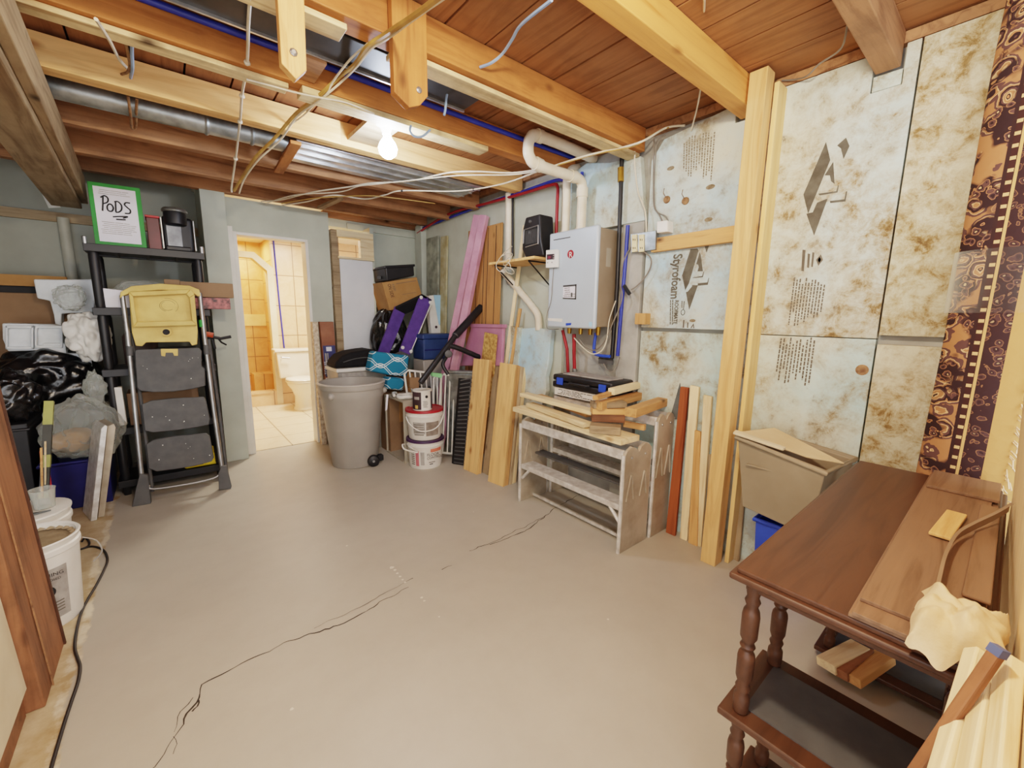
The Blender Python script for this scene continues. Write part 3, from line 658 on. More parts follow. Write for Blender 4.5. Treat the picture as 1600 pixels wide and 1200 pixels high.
# pex and black pipes
def pipe(label, pts, r, mat, name='water_pipe', k=0): return one(name, label, 'pipe', MB().tube(pts, r, 10, smooth=k), mat, smooth=50)
pipe('blue plastic pipe along the top of the right wall, above the red one', [V((2.39, 4.6, 2.325)), X(750, 322, 2.39), X(815, 300, 2.39), X(868, 282, 2.39), V((2.39, 2.27, 2.33))], .012, MBLUEP, k=4)
pipe('dark red plastic pipe along the top of the right wall turning down to the heater', [V((2.37, 4.6, 2.28)), X(700, 335, 2.37), X(760, 318, 2.37), X(815, 303, 2.37), X(862, 289, 2.37), X(871, 292, 2.37), X(871, 310, 2.37), X(869, 366, 2.37)], .012, MREDP, k=4)
pipe('red pipe dropping under the heater, left of two', [X(879, 516, 2.33), X(886, 545, 2.34), X(888, 590, 2.37)], .012, MREDP)
pipe('red pipe dropping under the heater to a brass valve, right of two', [X(897, 522, 2.33), X(897, 550, 2.34), X(898, 590, 2.36)], .013, MREDP)
pipe('blue pipe standing right of the water heater beside the black pipe', [X(981, 352, 2.37), X(978, 400, 2.37), X(972, 470, 2.37), X(965, 556, 2.37)], .012, MBLUEP)
pipe('short blue pipe behind the two white vent pipes', [V((2.385, 2.11, 1.94)), V((2.385, 2.12, 2.36))], .012, MBLUEP)
pipe('black iron gas pipe running down the wall right of the heater', [X(972, 238, 2.37), X(970, 300, 2.37), X(968, 352, 2.37), X(964, 450, 2.38), X(956, 560, 2.38)], .014, MBLK, 'gas_pipe')
pipe('bright blue valve pipe under the heater', [X(931, 520, 2.34), X(928, 548, 2.34), X(935, 555, 2.34), X(953, 557, 2.34)], .011, MBBLU, k=4)
t = thing('shutoff_valve', 'brass and steel valve pair at the foot of the red pipes', 'valve', X(890, 592, 2.35))
MB().cyl(X(880, 592, 2.34), X(896, 588, 2.34), .02).build('body', MBRASS, t, smooth=40)
MB().cyl(X(897, 594, 2.35), X(898, 576, 2.35), .02).build('sleeve', MGALV, t, smooth=40)
pipe('yellow-tagged fitting on the black gas pipe near the joist', [X(970, 262, 2.36), X(970, 284, 2.36)], .02, MBRASS, 'pipe_fitting')
sd = MB().hexa([X(935, 568, 2.36), X(958, 570, 2.36), X(958, 564, 2.42), X(938, 562, 2.42)], [X(935, 560, 2.36), X(958, 564, 2.36), X(958, 558, 2.42), X(938, 556, 2.42)])
one('drain_tray', 'small grey cup tray under the blue valve', 'tray', sd, MGRYD)
one('wall_cable', 'white cable loop hanging under the water heater', 'cable', MB().tube([X(897, 528, 2.30), X(912, 544, 2.29), X(926, 553, 2.29), X(940, 548, 2.30), X(948, 530, 2.31), X(952, 500, 2.34), X(962, 470, 2.34)], .004, 6, smooth=6), MWIRE, smooth=40)
one('wall_cable', 'grey cable hanging in a low loop below the blue valve', 'cable', MB().tube([X(943, 568, 2.36), X(948, 577, 2.36), X(957, 581, 2.36), X(964, 572, 2.37), X(968, 558, 2.38)], .0035, 6, smooth=6), MWIREG, smooth=40)
# white drain pipes on the painted wall
pipe('white vertical plastic pipe left of the wooden wall shelf', [X(795, 302, 2.385), X(795, 405, 2.385), V((2.385, 2.95, 1.80))], .03, MPVC, 'drain_pipe')
pipe('white sloping plastic pipe under the wall shelf', [X(786, 424, 2.385), X(812, 455, 2.385), X(834, 482, 2.385), X(841, 495, 2.385), X(842, 516, 2.385)], .03, MPVC, 'drain_pipe', 5)
pipe('thin black pipe beside the white vertical pipe', [X(801, 306, 2.40), X(801, 400, 2.40)], .010, MBLK, 'gas_pipe')
hk = MB().tube([X(794, 432, 2.40), X(791, 438, 2.38), X(794, 445, 2.38), X(799, 441, 2.39)], .004, 6, smooth=5)
one('wall_hook', 'small metal hook on the painted wall under the shelf', 'hook', hk, MSTEEL, smooth=40)
# shelf and radio
s_a = X(779, 408, 2.18); shz = 1.765
t = thing('wall_shelf', 'small wooden wall shelf on black wire brackets left of the heater', 'shelf', (2.3, 2.6, shz))
MB().box(2.14, W-.026, 2.335, 2.90, shz, shz+.02).build('plank', MYEL, t, bevel=.002)
for yy in (2.42, 2.84):
    MB().tube([V((2.16, yy, shz-.006)), V((2.42, yy, shz-.006)), V((2.42, yy, shz-.2)), V((2.16, yy, shz-.006))], .006, 8).build('bracket', MBLK, t, smooth=40)
t = thing('radio', 'black portable radio with silver trim on the wall shelf', 'radio', (2.26, 2.46, shz+.02))
rp = [X(829, 390, 2.20), X(827, 352, 2.20), X(830, 336, 2.20), X(853, 331, 2.20), X(856, 345, 2.20), X(854, 382, 2.20), X(846, 394, 2.20)]
rp = [V((2.20, 2.30, 1.79)), V((2.20, 2.50, 1.79)), V((2.20, 2.545, 1.86)), V((2.20, 2.545, 2.0)), V((2.20, 2.51, 2.09)), V((2.20, 2.35, 2.09)), V((2.20, 2.33, 1.9))]
MB().prism(rp, (.14, 0, 0)).build('case', MBLK, t, bevel=.012, seg=3, smooth=40)
MB().tube([V((2.197, 2.50, 1.87)), V((2.197, 2.36, 1.88)), V((2.197, 2.36, 2.01)), V((2.197, 2.52, 2.0)), V((2.197, 2.525, 1.9))], .005, 6).build('trim', MSTEEL, t, smooth=40)
for yy, zz in ((2.45, 2.05), (2.45, 1.97)): MB().lathe([(.012, 0), (.010, .012)], (2.20, yy, zz), ax=(-1, 0, 0), n=12).build('dial', MGRYD, t, smooth=40)
g = MB()
for k in range(9): g.box(2.195, 2.20, 2.375+.015*k, 2.379+.015*k, 1.89, 1.99)
g.build('grille', MGRYD, t)
cl = MB()
for k in range(4):
    c = X(790+2*k, 402+7*k, 2.13); rr = .07-.008*k
    cl.tube([c+V((.03*math.sin(a+k), rr*math.cos(a)*1.1, rr*.5*math.sin(a))) for a in [j*.35 for j in range(18)]], .003, 5, True)
cl.tube([X(800, 385, 2.3), X(788, 395, 2.2), X(776, 412, 2.12), X(778, 422, 2.12), X(786, 424, 2.13), X(790, 415, 2.13)], .0035, 5, smooth=6)
one('wire_coil', 'tangled coils of cream wire hung on the left end of the wall shelf', 'wire', cl, MWIRE, smooth=40)
# electrical boxes
t = thing('outlet_box', 'double steel outlet box with two cream receptacles right of the heater', 'outlet', X(1000, 380, 2.38))
MB().prism([X(985, 366, 2.352), X(1025, 360, 2.352), X(1024, 390, 2.352), X(986, 395, 2.352)], (.036, 0, 0)).build('box', MGALV, t, bevel=.002)
for px in (990.5, 1001.5):
    rr = MB().prism([X(px-3.4, 367, 2.344), X(px+4.2, 366, 2.344), X(px+4.2, 393, 2.344), X(px-3.4, 394, 2.344)], (.008, 0, 0)).build('receptacle', MBLIND, t, bevel=.001)
    sl = MB()
    for py in (373, 386): sl.prism([X(px-1.5, py, 2.343), X(px-.7, py, 2.343), X(px-.7, py+3, 2.343), X(px-1.5, py+3, 2.343)], (-.001, 0, 0)); sl.prism([X(px+1.3, py, 2.343), X(px+2.1, py, 2.343), X(px+2.1, py+3, 2.343), X(px+1.3, py+3, 2.343)], (-.001, 0, 0))
    sl.build('slot', MINK, rr)
t = thing('junction_box', 'white square junction box above the horizontal brace', 'junction box', X(1033, 355, 2.38))
MB().prism([X(1026, 346, 2.335), X(1043, 344, 2.335), X(1043, 362, 2.335), X(1026, 364, 2.335)], (.068, 0, 0)).build('body', MWPLA, t, bevel=.004)
MB().prism([X(1027, 347.5, 2.333), X(1042, 345.5, 2.333), X(1042, 360.5, 2.333), X(1027, 362, 2.333)], (.003, 0, 0)).build('cover', MWPLA, t, bevel=.001)
for lab, pts, m_, r in (
    ('white cable drooping from the joist down to the outlet box', [X(965, 190, 2.36), X(982, 210, 2.35), X(991, 232, 2.35), X(992, 260, 2.36), X(997, 300, 2.37), X(1008, 330, 2.37), X(1010, 365, 2.36)], MWIRE, .0048),
    ('dark pair of wires running down the foam to the white junction box', [X(1022, 215, 2.39), X(1021, 290, 2.395), X(1022, 322, 2.395), X(1030, 335, 2.385), X(1035, 346, 2.37)], MWIREG, .004),
    ('grey wire beside the dark pair ending at the junction box corner', [X(1040, 212, 2.39), X(1026, 228, 2.39), X(1023, 320, 2.398), X(1040, 338, 2.395), X(1046, 348, 2.39)], MWIREG, .003),
    ('thin white cord hanging from the ceiling in front of the blue foam', [Z(1101, -12, 2.46), X(1099, 60, 1.95), X(1098, 110, 2.1), X(1091, 160, 2.25), X(1080, 204, 2.39)], MWIRE, .0045),
    ('brown wire curling down from the ceiling above the tall stud', [Z(1330, -10, 2.48), X(1322, 50, 2.15), X(1312, 78, 2.25), X(1280, 100, 2.3), X(1262, 118, 2.33), X(1244, 124, 2.38), X(1222, 126, 2.40)], MWIREG, .004)):
    one('wall_cable', lab, 'cable', MB().tube(pts, r, 6, smooth=6), m_, smooth=40)
# ragged foam and panel leaning on the painted wall
board('panelling_sheet', 'brown wood panelling sheet standing against the painted wall', 'panelling', V((2.32, 3.31, 0)), V((2.40, 3.31, 2.165)), .54, .012, (-1, 0, .04), MPANEL)
gv = MB()
pb = bpy.data.objects['panelling_sheet']; 
for yy in (3.12, 3.24, 3.30, 3.42, 3.50): gv.obox((2.3135, yy, .02), (.0785, 0, 2.13), (0, .007, 0), (.002, 0, 0))
gv.build('groove', MINK, pb)
slab('foam_offcut', 'ragged light blue foam offcut leaning behind the step bench', 'insulation', [X(812, 514, 2.37), X(836, 512, 2.37), X(862, 516, 2.37), X(859, 540, 2.37), X(858, 565, 2.37), X(852, 590, 2.35), X(853, 612, 2.33), X(845, 640, 2.31), X(840, 700, 2.34), X(806, 700, 2.34), X(808, 600, 2.34)], (.045, 0, 0), MF[0])
slab('foam_offcut', 'small pale foam offcut behind the sticks and strand board', 'insulation', [X(776, 516, 2.34), X(790, 508, 2.34), X(812, 512, 2.34), X(809, 566, 2.34), X(806, 640, 2.34), X(774, 640, 2.34)], (.04, 0, 0), MF[1])
# mouldy plywood strips in the far right corner
board('leaning_board', 'mouldy grey board standing in the back right corner', 'board', V((2.36, 4.30, 0)), V((2.40, 4.30, 2.20)), .26, .02, (-1, 0, 0), plain('mouldy_grey_board', (172, 174, 156), (120, 124, 112), 9, .8, detail=8))
board('leaning_board', 'narrow yellowed board next to the mouldy grey one', 'board', V((2.35, 4.10, 0)), V((2.41, 4.06, 2.18)), .13, .02, (-1, 0, 0), plain('yellowed_board', (186, 182, 152), (160, 146, 104), 8, .8))

# ================================================================== CEILING FITTINGS
bp = V((1.03, 2.36, 2.24))
bp = Y(606, 232, 2.40)
t = thing('light_bulb', 'bare glowing light bulb in a white porcelain ceiling socket', 'light bulb', (bp.x, bp.y, bp.z))
MB().lathe([(.055, 0), (.055, -.012), (.03, -.03), (.022, -.06)], (bp.x-.005, bp.y, bp.z+.13), n=24).build('socket', MPORC, t, smooth=40)
MB().lathe([(.018, .075), (.022, .055), (.042, .028), (.052, 0), (.045, -.03), (.022, -.05), (.001, -.054)], (bp.x, bp.y, bp.z), n=24).build('globe', MBULB, t, smooth=60)
struct('ceiling_mount', MB().box(bp.x-.09, bp.x+.09, 2.29, 2.775, bp.z+.131, bp.z+.155), MGRY)
for lab, (a, b, c, d, e), y in (
    ('wooden hanger board with clipped corners below the joist, left of two', ((431, 8), (475, 34), (475, 117), (459, 131), (436, 106)), 1.615),
    ('wooden hanger board with clipped corners below the joist, right of two', ((607, 58), (661, 92), (662, 156), (650, 170), (610, 149)), 1.615)):
    pts = [Y(*a, y), Y(*b, y), Y(*c, y), Y(*d, y), Y(*e, y)]
    pts[0].z = pts[1].z = 2.49
    if 'right' in lab: pts.insert(4, Y(634, 173, y))
    o = tag(MB().prism(pts, (0, -.035, 0)).build('hanger_board', MORG if 'left' in lab else MJ, None, bevel=.003, frame=frame_of(pts[2], (0, 0, 1), (0, 1, 0))), lab, 'board')
    nl = MB().lathe([(.002, 0), (.012, .004), (.006, .008)], (pts[2]+pts[4])/2+V((0, -.035, .04)), ax=(0, -1, 0), n=8); nl.build('nail_head', MSTEEL, o)
# duct
t = thing('air_duct', 'shiny sheet metal duct running between two joists', 'duct', (.6, 3.15, 2.34))
dd = MB()
for i in range(2): dd.box(.72, 2.1, 2.93, 3.33, 2.36, 2.495)
MB().box(.72, 2.12, 2.93, 3.33, 2.375, 2.496).build('trunk', MDUCT, t, bevel=.004)
rb = MB()
for k in range(3): rb.box(.72, 2.12, 2.99+.12*k, 3.005+.12*k, 2.366, 2.376)
rb.build('seam_rib', MDUCT, t)
MB().tube([(-2.2, 3.08, 2.40), (-.5, 3.08, 2.40), (.70, 3.08, 2.40)], .055, 20).build('round_run', MGALV, t, smooth=50)
rg = MB()
for xx in (-1.2, -.55, .28, .5): rg.lathe([(.057, 0), (.062, .01), (.057, .02)], (xx, 3.08, 2.40), ax=(1, 0, 0), n=20)
rg.build('joint_ring', MGALV, t, smooth=50)
t = thing('air_duct', 'dull dark metal pan between the joists behind the hanger boards', 'duct', (.7, 1.9, 2.40))
MB().box(.10, 1.30, 1.79, 1.98, 2.395, 2.495).build('pan', plain('dark_sheet_metal', (70, 68, 66), (48, 46, 46), 6, .45, .5), t, bevel=.003)
MB().box(.10, 1.30, 1.975, 1.985, 2.385, 2.40).build('edge_flange', MDUCT, t)
board('strap_board', 'short wooden strap board nailed up across two joists under the duct', 'board', V((.70, 2.86, 2.34)), V((.72, 3.46, 2.325)), .06, .02, (0, 0, 1), MJ)
board('strap_board', 'short slanted wood scrap below the far joists above the door wall', 'board', Z(500, 325, 2.31), Z(532, 310, 2.31), .05, .025, (0, 0, 1), MGRY)
# long cables
def cable(lab, pts, mat=MWIRE, r=.0055, name='ceiling_cable'): return one(name, lab, 'cable', MB().tube(pts, r, 6, smooth=7), mat, smooth=40)
ch = [(690, -8, 1.05), (650, 22, 1.3), (600, 55, 1.6), (575, 72, 1.72), (555, 100, 1.9), (530, 120, 2.1), (500, 148, 2.2), (462, 178, 2.5), (430, 215, 2.78), (400, 245, 3.0), (380, 275, 3.3), (366, 298, 3.5)]
cable('bundle of yellowed cable swooping diagonally under the joists', [Y(a, b, y) for a, b, y in ch], MWIREY, .009)
cable('white cable following the yellowed bundle under the joists', [Y(a+5-3*math.sin(i*2.1), b+4, y) for i, (a, b, y) in enumerate(ch)], MWIRE, .005)
cable('second white cable parting from the yellowed bundle near the scab board', [Y(*p) for p in ((575, 68, 1.72), (548, 92, 1.9), (522, 125, 2.1), (508, 150, 2.2), (490, 165, 2.4), (472, 182, 2.6), (450, 197, 2.75))], MWIRE, .0045)
hs = [(391, -8, 1.7), (388, 40, 1.9), (386, 98, 2.2), (378, 150, 2.5), (375, 190, 2.75), (368, 248, 3.2), (362, 290, 3.5), (362, 300, 3.55)]
hc = cable('knotted white cord hanging down the ceiling near the left hanger board', [Y(*p) for p in hs], MWIRE, .006, 'hanging_cord')
kn = MB()
for p in hs[2:6]: kn.blob(Y(*p), (.012, .012, .012), 3, .2, sub=2)
kn.build('knot', MWIRE, hc, smooth=60)
def zc_(pts, z0, z1): return [Z(p[0], p[1], z0+(z1-z0)*k/(len(pts)-1)) for k, p in enumerate(pts)]
cable('upper white cable sweeping from the door wall to the vent pipe', zc_([(408, 315), (440, 312), (490, 300), (545, 292), (582, 286), (640, 283), (700, 270), (745, 268), (800, 270), (845, 264)], 2.325, 2.33))
cable('white cable just below the upper sweep, thinner loop above the door header', zc_([(415, 318), (460, 305), (530, 300), (560, 291), (585, 288), (650, 281), (720, 274), (800, 273), (845, 266)], 2.318, 2.32), r=.0045)
lsw = cable('lower white cable with black ties sweeping from the door wall to the vent pipe', zc_([(440, 321), (480, 315), (520, 305), (570, 311), (600, 305), (628, 298), (700, 299), (740, 296), (790, 286), (845, 266)], 2.31, 2.305))
cable('yellow cable looping low above the door header', zc_([(440, 318), (490, 310), (535, 307), (580, 306), (620, 310), (680, 318)], 2.30, 2.30), MWIREY, .004)
cable('white cable stretched from the vent pipe elbow up to the blue foam', [Z(845, 265, 2.30), Z(872, 257, 2.31), Z(920, 242, 2.33), Z(970, 231, 2.345), Z(1005, 220, 2.352), X(1040, 200, 2.37), X(1070, 196, 2.39)], r=.006)
cable('second cable twisted with the stretched white one', [Z(872, 258, 2.305), Z(930, 241, 2.33), Z(990, 228, 2.345), X(1020, 210, 2.36), X(1045, 199, 2.375)], MWIREY, .0045)
for px in ((628, 298), (740, 296)):
    p = Z(*px, 2.307); MB().cyl(p+V((-.006, .004, 0)), p+V((.006, -.004, 0)), .009, None, 8).build('cable_tie', MBLK, lsw)
one('water_pipe', 'blue plastic pipe running high along the joist above the light bulb', 'pipe', MB().tube([(-2.2, 2.183, 2.468), (.4, 2.183, 2.468), (2.36, 2.183, 2.462)], .014, 10), MBLUEP, smooth=50)
cable('pale blue wire dangling from a hole in the orange joist', [Y(*p) for p in ((750, 105, 1.62), (768, 98, 1.56), (785, 84, 1.5), (800, 62, 1.4), (815, 38, 1.3), (862, 0, 1.1))], MWIREB, .006)
cable('short pale blue wire end hanging beside the right hanger board', [Y(*p) for p in ((703, 132, 1.9), (698, 150, 1.9), (696, 170, 1.9), (694, 180, 1.9))], MWIREB, .006)
cable('small loop of pale blue wire right of the light bulb', [Y(*p) for p in ((642, 196, 2.2), (641, 205, 2.2), (648, 213, 2.2), (660, 213, 2.2), (672, 203, 2.2))], MWIREB, .006)
cable('thin white wire along the lath left of the light bulb', [Y(*p) for p in ((385, 124, 2.19), (420, 133, 2.19), (460, 144, 2.19), (498, 152, 2.19), (540, 160, 2.19), (585, 178, 2.19))], MWIRE, .004)
for lab, a, m_ in (('orange wire tail poking out beside the lit scab board', [(193, 50, 2.3), (198, 75, 2.4), (203, 100, 2.5), (200, 112, 2.6), (190, 116, 2.7)], MCOPP), ('pale blue wire tail poking out beside the lit scab board', [(207, 55, 2.3), (206, 80, 2.4), (207, 105, 2.5), (204, 122, 2.7)], MWIREB), ('brown wire loop hanging under the round duct', [(200, 150, 2.9), (204, 180, 3.0), (206, 200, 3.2), (212, 198, 3.2), (213, 170, 3.0), (214, 155, 2.9)], MCOPP), ('white wire crossing behind the joist at the far left', [(150, 30, 2.0), (172, 65, 2.3), (186, 92, 2.5), (200, 108, 2.65)], MWIRE)):
    cable(lab, [Y(*p) for p in a], m_, .006)
nv = MB()
for (px, py, y) in ((672, 210, 2.21), (748, 220, 2.19)): nv.lathe([(.012, 0), (.012, .004)], Y(px, py, y), ax=(0, -1, 0), n=10)

# ================================================================== BENCHES AND LUMBER
def bench(label, x0, x1, y0, y1, h, lobes, step):
    t = thing('step_bench', label, 'bench', ((x0+x1)/2, (y0+y1)/2, 0))
    wd = x1-x0
    for y, s in ((y0, 1), (y1-.03, 1)):
        prof = []
        for k in range(lobes):
            a = x0+wd*k/lobes; b = x0+wd*(k+1)/lobes; c = (a+b)/2
            prof += [V((a+.003, y, h-.035)), V((a+wd*.08, y, h-.012)), V((c, y, h+.005)), V((b-wd*.08, y, h-.012)), V((b-.003, y, h-.035))]
        poly = [V((x0, y, 0))]+prof+[V((x1, y, 0))]
        e = MB().prism(poly, (0, .018, 0)).build('end_panel', MALD, t, bevel=.003)
        rib = MB()
        for k in range(lobes+1):
            xx = x0+wd*k/lobes; rib.cyl((xx, y+.012, 0), (xx, y+.012, h-.035), .011, None, 8)
        rib.build('corner_channel', MALU, e, smooth=40)
        vr = MB()
        for k in range(lobes):
            c = x0+wd*(k+.5)/lobes
            for sg in (-1, 1): vr.tube([V((c+sg*.035, y-.002, h*.50)), V((c+sg*.004, y-.004, h*.74))], .006, 6)
        vr.build('stamped_rib', MALD, e, smooth=40)
        bl = MB()
        for k in range(lobes): c = x0+wd*(k+.5)/lobes; bl.lathe([(.008, 0), (.006, .005)], (c, y-.001, h-.06), ax=(0, -1, 0), n=8)
        bl.build('rivet', MSTEEL, e)
    MB().box(x0, x0+.022, y0+.018, y1-.03, h-.065, h-.012).build('top_rail', MALU, t, bevel=.003)
    MB().box(x1-.025, x1-.003, y0+.018, y1-.03, h-.055, h-.012).build('top_rail', MALU, t, bevel=.003)
    MB().box(x0+.002, x0+.115, y0+.018, y1-.03, step-.035, step).build('tread', MALU, t, bevel=.004)
    MB().box(x0+.135, x0+.22, y0+.018, y1-.03, step+.05, step+.065).build('tread', MGRYD, t, bevel=.003)
    MB().box(x0+.12, x0+.135, y0+.02, y1-.03, .015, .035).build('base_bar', MALU, t, bevel=.002)
    for y, sg in ((y0+.018, 1), (y1-.03, -1)):
        MB().tube([V((x0+.012, y, step-.11)), V((x0+.012, y+sg*.075, step-.033))], .011, 8).build('brace', MALU, t, smooth=40)
    return t
bench('worn aluminium step bench in front, loaded with cream boards', 1.90, 2.165, 1.295, 2.20, .625, 2, .29)
bench('taller worn aluminium step bench behind, holding the black tool case', 2.20, 2.385, 1.285, 2.18, .775, 2, .36)
GB = 'boards lying on the front step bench'
def lay(lab, a, b, z, w, t, m_, g=GB, n=(0, 0, 1)):
    p, q = Z(*a, z), Z(*b, z); return board('scrap_board', lab, 'board', p, q, w, t, n, m_, g)
lay('long cream-painted board lying lowest on the front bench', (815, 637), (985, 688), .649, .17, .035, MPAL)
lay('narrow pinkish board in the second layer, near the left end', (828, 632), (918, 664), .688, .07, .032, MPAL)
lay('cream-edged board under the splintered one, left half', (842, 619), (922, 648), .722, .06, .032, MORG)
lay('splintered pale board on top, sticking out far left', (818, 616), (930, 645), .756, .075, .028, MPAL)
lay('brown block at the right end, lowest of the end stack', (922, 668), (970, 672), .6935, .085, .048, MGRY)
lay('thin orange slat reaching to the rear bench end panel', (975, 662), (1008, 668), .702, .03, .035, MORG)
lay('dark brown thick block in the end stack, middle', (924, 650), (975, 652), .745, .085, .052, MBRN)
lay('pale-ended block third up in the right end stack', (924, 641), (976, 642), .79, .08, .034, MORG)
lay('small board on top of the right end stack', (925, 632), (976, 631), .828, .075, .036, MGRY)
tc_ = thing('tool_case', 'black plastic tool case with two bright blue latches on the rear bench', 'tool case', (2.3, 1.86, .79))
zc = .80
MB().box(2.155, 2.40, 1.60, 2.13, zc+.04, zc+.085).build('base_shell', MBLK, tc_, bevel=.012, seg=3, smooth=40)
ld = MB().box(2.155, 2.40, 1.60, 2.13, zc+.089, zc+.135).build('lid', MBLK, tc_, bevel=.016, seg=3, smooth=40)
MB().box(2.20, 2.36, 1.66, 2.07, zc+.134, zc+.142).build('lid_label', MGREYL, ld, bevel=.003)
for yy in (2.05, 1.67): MB().box(2.145, 2.157, yy-.028, yy+.028, zc+.065, zc+.115).build('latch', MBBLU, tc_, bevel=.003)
MB().tube([(2.15, 1.95, zc+.09), (2.13, 1.94, zc+.09), (2.13, 1.79, zc+.09), (2.15, 1.78, zc+.09)], .009, 8).build('handle', MBLK, tc_, smooth=40)
t = thing('packing_box', 'white printed box under the black tool case', 'box', (2.3, 1.9, .782))
MB().box(2.17, 2.38, 1.64, 2.12, .782, .838).build('carton', MWPLA, t, bevel=.003)
print_lines(t, [V((2.1685, 2.1, .83)), V((2.1685, 1.7, .83)), V((2.1685, 1.7, .79)), V((2.1685, 2.1, .79))], 4, 'fine_print', MINKG, .5, .4, (.02, .12), 'u')
GW = 'wood frame pieces piled on the rear bench'
for lab, a, b, z, w, th, m_ in (
    ('orange frame rail lying across the rear bench end, lowest of the pile', (935, 634), (1048, 606), .83, .05, .05, MORG),
    ('wide weathered frame board on the pile, nearest the room', (985, 645), (1050, 622), .82, .07, .05, MORG),
    ('top pale frame rail with a cut notch on the rear bench pile', (955, 612), (1035, 592), .90, .045, .04, MPAL),
    ('thin frame slat leaning along the back of the rear bench pile', (930, 622), (1000, 600), .885, .035, .025, MORG)):
    lay(lab, a, b, z, w, th, m_, GW)
slab('slate_shard', 'grey pointed scrap propped behind the frame pieces', 'scrap', [X(1046, 655, 2.39), X(1062, 598, 2.40), X(1068, 655, 2.39)], (.008, 0, 0), MSLATE)
slab('slate_shard', 'small pale pointed scrap right of the larger grey one', 'scrap', [X(1061, 660, 2.395), X(1074, 613, 2.40), X(1079, 655, 2.395)], (.006, 0, 0), MGALV)
# sticks leaning at the foam right of the benches
def foot(px, x):
    lo, hi = 700.0, 1190.0
    for _ in range(40):
        mid = (lo+hi)/2
        if Z(px, mid).x > x: lo = mid
        else: hi = mid
    return Z(px, lo)
def lean(name, lab, cat, b0, b1, t1, t0, dx, th, mat, group=None, fx=None):
    B0, B1 = (Z(*b0), Z(*b1)) if fx is None else (foot(b0[0], fx), foot(b1[0], fx)); T1 = X(*t1, B1.x+dx); T0 = X(*t0, B0.x+dx)
    n = (B1-B0).cross(T0-B0).normalized()
    if n.dot(B0-CAM) < 0: n = -n
    pts = [B0, B1, T1, T0]
    o = tag(MB().prism(pts, n*th).build(name, mat, None, bevel=.003, frame=frame_of(B0, T0-B0, n)), lab, cat, group)
    return o
lean('leaning_board', 'dark red stained narrow board leaning at the foam beside the rear bench', 'board', (1040, 822), (1054, 825), (1075, 606), (1063, 604), .03, .022, MRED, fx=2.335)
lean('leaning_board', 'pale stick leaning at the foam right of the red board', 'board', (1062, 827), (1073, 830), (1092, 605), (1078, 602), .03, .022, MPAL, fx=2.34)
lean('leaning_board', 'brown shaded stick between the two pale ones', 'board', (1075, 830), (1089, 832), (1094, 675), (1085, 672), .03, .022, MORG, fx=2.33)
lean('leaning_board', 'pale stick leaning at the foam nearest the tall stud', 'board', (1086, 831), (1095, 834), (1112, 620), (1099, 617), .03, .022, MPAL, fx=2.34)
lean('wood_post_offcut', 'short weathered square post offcut standing beside the tall stud', 'post', (1100, 834), (1118, 838), (1127, 712), (1107, 710), .03, .022, MGRY, fx=2.33)
lean('leaning_board', 'narrow grey board on edge between the tall stud and the tote', 'board', (1141, 873), (1154, 877), (1172, 690), (1166, 688), .02, .02, MGRY, fx=2.36)
# lumber stack
lean('leaning_board', 'wide yellow pine board leaning at the left of the lumber stack', 'board', (724, 733), (745, 742), (763, 562), (740, 560), .22, .02, MYEL)
lean('leaning_board', 'narrow brown board just right of the leftmost yellow one', 'board', (747, 741), (752, 740), (770, 564), (766, 562), .25, .035, MORG)
lean('leaning_board', 'grey weathered board between the two wide yellow boards', 'board', (753.5, 738), (762, 743), (780, 564), (772.5, 562), .28, .03, MGRY)
lean('leaning_board', 'wide yellow pine board at the middle of the lumber stack, nearest the room', 'board', (762, 752), (786, 761), (805, 570), (781, 566), .26, .022, MYEL)
lean('leaning_board', 'reddish brown board right behind the wide middle board', 'board', (788, 760), (794, 758), (813, 572), (808, 570), .28, .04, MORG)
lean('leaning_board', 'rough-edged strip at the right end of the lumber stack', 'board', (795, 758), (800, 757), (819, 574), (813, 572), .28, .03, MGRY)
lean('leaning_board', 'thin pale strip outermost on the right of the lumber stack', 'board', (801, 756), (806, 754), (824, 575), (819, 574), .28, .02, MPAL)
one('strand_board_strip', 'strand board strip standing behind the yellow lumber', 'board', MB().prism([X(757, 519, 2.235), X(776, 523, 2.235), X(770, 600, 2.25), X(752, 690, 2.27), X(738, 688, 2.27)], (.012, .0, .0)), MOSB, bevel=.001)
p1 = X(820, 352, 2.40); p0 = X(792, 558, 2.33)
e0 = p0+(p0-p1)*(p0.z/(p1.z-p0.z)); board('long_stick', 'long thin pale lath leaning up past the wall shelf', 'stick', e0, p1, .035, .014, (-1, -.3, 0), MPAL)
p1 = X(813, 482, 2.36); p0 = X(800, 560, 2.33)
e0 = p0+(p0-p1)*(p0.z/(p1.z-p0.z)); board('long_stick', 'shorter brown stick leaning behind the long pale lath', 'stick', e0, p1, .025, .02, (-1, -.3, 0), MORG)

